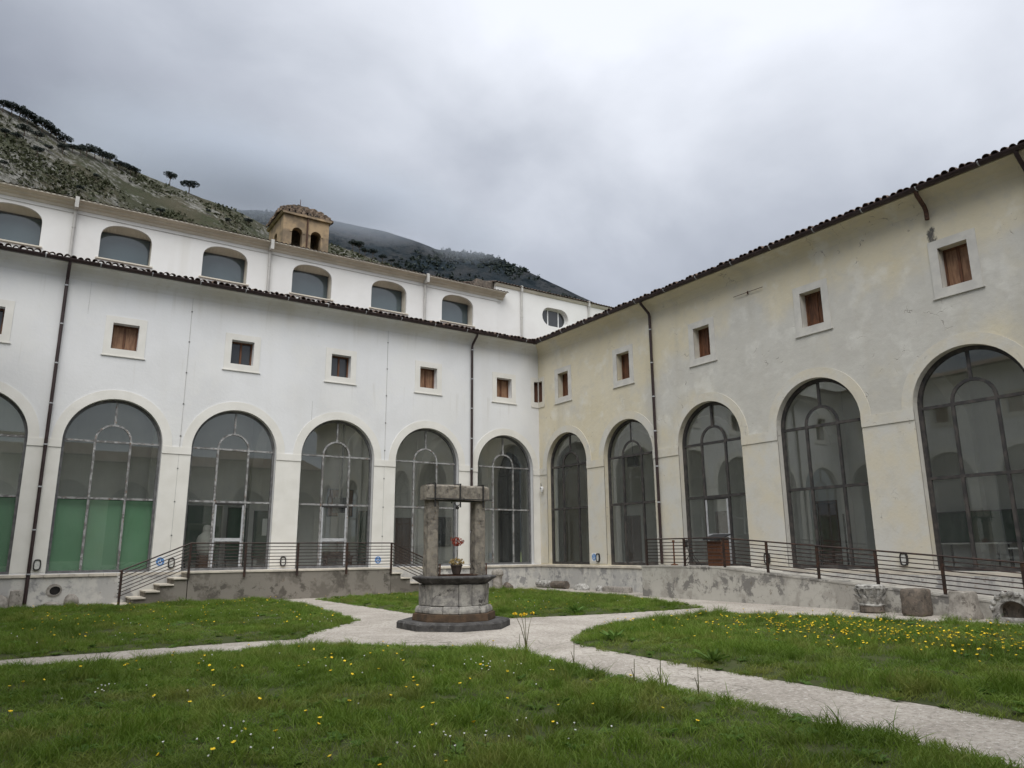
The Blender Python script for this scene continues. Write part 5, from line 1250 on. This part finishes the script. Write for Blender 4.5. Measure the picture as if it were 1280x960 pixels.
def on_hill(x, y, bv=HB):
    for dy in (0, 2, 4, 7, 10, 15, 20, 28):
        h = bv.ray_cast(CAM_POS, px_ray(x, y + dy).normalized(), 5000)
        if h[0]: return h[0]
    return None
def pine(x, y, hpx, label, group, sx=1.0, k=None):
    p = on_hill(x, y)
    if p is None: return
    dist = (p - CAM_POS).length; hgt = hpx / FPX * dist
    r0 = thing('umbrella_pine', label, 'tree', p, random.uniform(0, 6.28), group); r0.scale = (hgt * sx, hgt * sx, hgt)
    tm, cm = PINES[random.randrange(4) if k is None else k]
    link('trunk', tm, None, r0); link('crown', cm, None, r0)
pine(212, 232, 16, 'round crowned umbrella pine alone on the hill skyline', None, .9, 0)
pine(236, 240, 15, 'wide umbrella pine with split trunk on the skyline beside its round neighbour', None, 1.3, 1)
GP = 'dark pines along the upper hill skyline'; LP = 'dark pine in the row crowding the rocky hill skyline'
for x, y, h in [(3, 140, 12), (14, 145, 13), (24, 150, 14), (34, 155, 13), (45, 160, 12), (52, 166, 14), (63, 171, 12), (70, 176, 12), (80, 184, 12), (90, 191, 9), (100, 194, 10), (108, 196, 13), (118, 199, 13), (128, 203, 12), (137, 206, 12), (148, 212, 10), (156, 214, 9), (163, 219, 11), (170, 220, 8), (30, 170, 11), (46, 176, 10), (78, 192, 10)]:
    pine(x, y, h, LP, GP, 1.25)
GS = 'lone dark trees dotted over the hillside below the skyline'; LS = 'lone dark tree on the open rocky hillside below the skyline'
for x, y, h in [(6, 172, 9), (20, 177, 9), (46, 196, 11), (60, 190, 8), (200, 270, 9), (310, 283, 10), (4, 210, 8), (120, 225, 7), (100, 240, 7), (260, 268, 6), (285, 280, 7)]:
    pine(x, y, h, LS, GS, 1.1)
GT = 'tall dark trees beside the bell tower'; LT = 'tall dark tree on the slope right of the bell tower'
for x, y, h in [(441, 312, 14), (449, 313, 15), (456, 317, 11), (466, 324, 13), (478, 330, 12), (489, 333, 10), (495, 335, 9)]:
    pine(x, y, h, LT, GT, .9)
# scrub on the near hill and forest texture on the far one
def scrub(name, bv, n, rng_, hpx, mat, label, seed, dens):
    random.seed(seed); mb = MB(); c = 0; tries = 0
    while c < n and tries < n * 6:
        tries += 1; x = random.uniform(*rng_[0]); y = random.uniform(*rng_[1]); h = bv.ray_cast(CAM_POS, px_ray(x, y).normalized(), 5000)
        if not h[0]: continue
        p = h[0]
        if noise.noise(p * dens) < random.uniform(-.15, .45): continue
        dist = (p - CAM_POS).length; s = random.uniform(*hpx) / FPX * dist
        for _ in range(7):
            q = p + Vector((random.gauss(0, s * .35), random.gauss(0, s * .35), abs(random.gauss(.25, .3)) * s)); u = Vector((random.gauss(0, 1), random.gauss(0, 1), random.gauss(0, 1))).normalized(); v = u.orthogonal().normalized(); w_ = u.cross(v); t = s * random.uniform(.25, .5)
            i = mb.p([tuple(q + v * t), tuple(q + w_ * t), tuple(q - v * t), tuple(q - w_ * t)]); mb.f.append([i, i + 1, i + 2, i + 3])
        c += 1
    me = bpy.data.meshes.new(name); me.from_pydata(mb.v, [], mb.f); o = link(name, me, mat); return tag(o, label, 'scrub' if mat == 'scrub_leaf' else 'forest', kind='stuff')
scrub('scrub', HB, 5200, ((-40, 620), (120, 400)), (1.2, 4.0), 'scrub_leaf', 'low dark scrub scattered over the rocky hillside', 5, .02)
scrub('forest', MBV, 7000, ((180, 900), (240, 420)), (2.0, 4.5), 'pine_needles', 'dark forest covering the far mountain', 6, .006)
random.seed(3)

# ------------------------------------------------------------------ low cloud lying on the mountain
mt = bpy.data.materials.new('cloud_vapour'); mt.use_nodes = True; t = mt.node_tree; t.nodes.clear(); MATS['cloud_vapour'] = mt
o_ = t.nodes.new('ShaderNodeOutputMaterial'); v_ = t.nodes.new('ShaderNodeVolumePrincipled'); tcn = t.nodes.new('ShaderNodeTexCoord')
ln = t.nodes.new('ShaderNodeVectorMath'); ln.operation = 'LENGTH'; t.links.new(tcn.outputs['Object'], ln.inputs[0])
nz = t.nodes.new('ShaderNodeTexNoise'); nz.inputs['Scale'].default_value = 1.7; nz.inputs['Detail'].default_value = 3; t.links.new(tcn.outputs['Object'], nz.inputs[0])
mr = t.nodes.new('ShaderNodeMapRange'); mr.interpolation_type = 'SMOOTHSTEP'; mr.inputs[1].default_value = 1.0; mr.inputs[2].default_value = 0.15; t.links.new(ln.outputs['Value'], mr.inputs[0])
m1 = t.nodes.new('ShaderNodeMath'); m1.operation = 'MULTIPLY'; t.links.new(mr.outputs[0], m1.inputs[0]); t.links.new(nz.outputs['Fac'], m1.inputs[1])
m2_ = t.nodes.new('ShaderNodeMath'); m2_.operation = 'MULTIPLY'; t.links.new(m1.outputs[0], m2_.inputs[0]); m2_.inputs[1].default_value = 0.016
t.links.new(m2_.outputs[0], v_.inputs['Density']); v_.inputs['Color'].default_value = (.72, .77, .85, 1); t.links.new(v_.outputs[0], o_.inputs['Volume'])
def cloud(label, px, py, dist, rx, ry, rz_):
    bm = bmesh.new(); bmesh.ops.create_icosphere(bm, subdivisions=3, radius=1.0); me = bpy.data.meshes.new('low_cloud'); bm.to_mesh(me); bm.free()
    o = link('low_cloud', me, 'cloud_vapour'); o.location = at_dist(px, py, dist); d = px_ray(px, py); o.rotation_euler.z = math.atan2(d.y, d.x) - PI / 2; o.scale = (rx, ry, rz_)
    return tag(o, label, 'cloud', 'low clouds lying on the mountain ridge', 'stuff')
cloud('low grey cloud swallowing the mountain behind the skyline pines', 225, 200, 1500, 360, 240, 115)
cloud('low grey cloud swallowing the ridge behind the bell tower', 365, 232, 1500, 300, 220, 85)
cloud('low grey cloud trailing off the forested ridge beside the bell tower', 480, 262, 1560, 240, 200, 66)
cloud('thin torn cloud wisp resting on the crest of the forested mountain', 590, 300, 1600, 150, 160, 34)
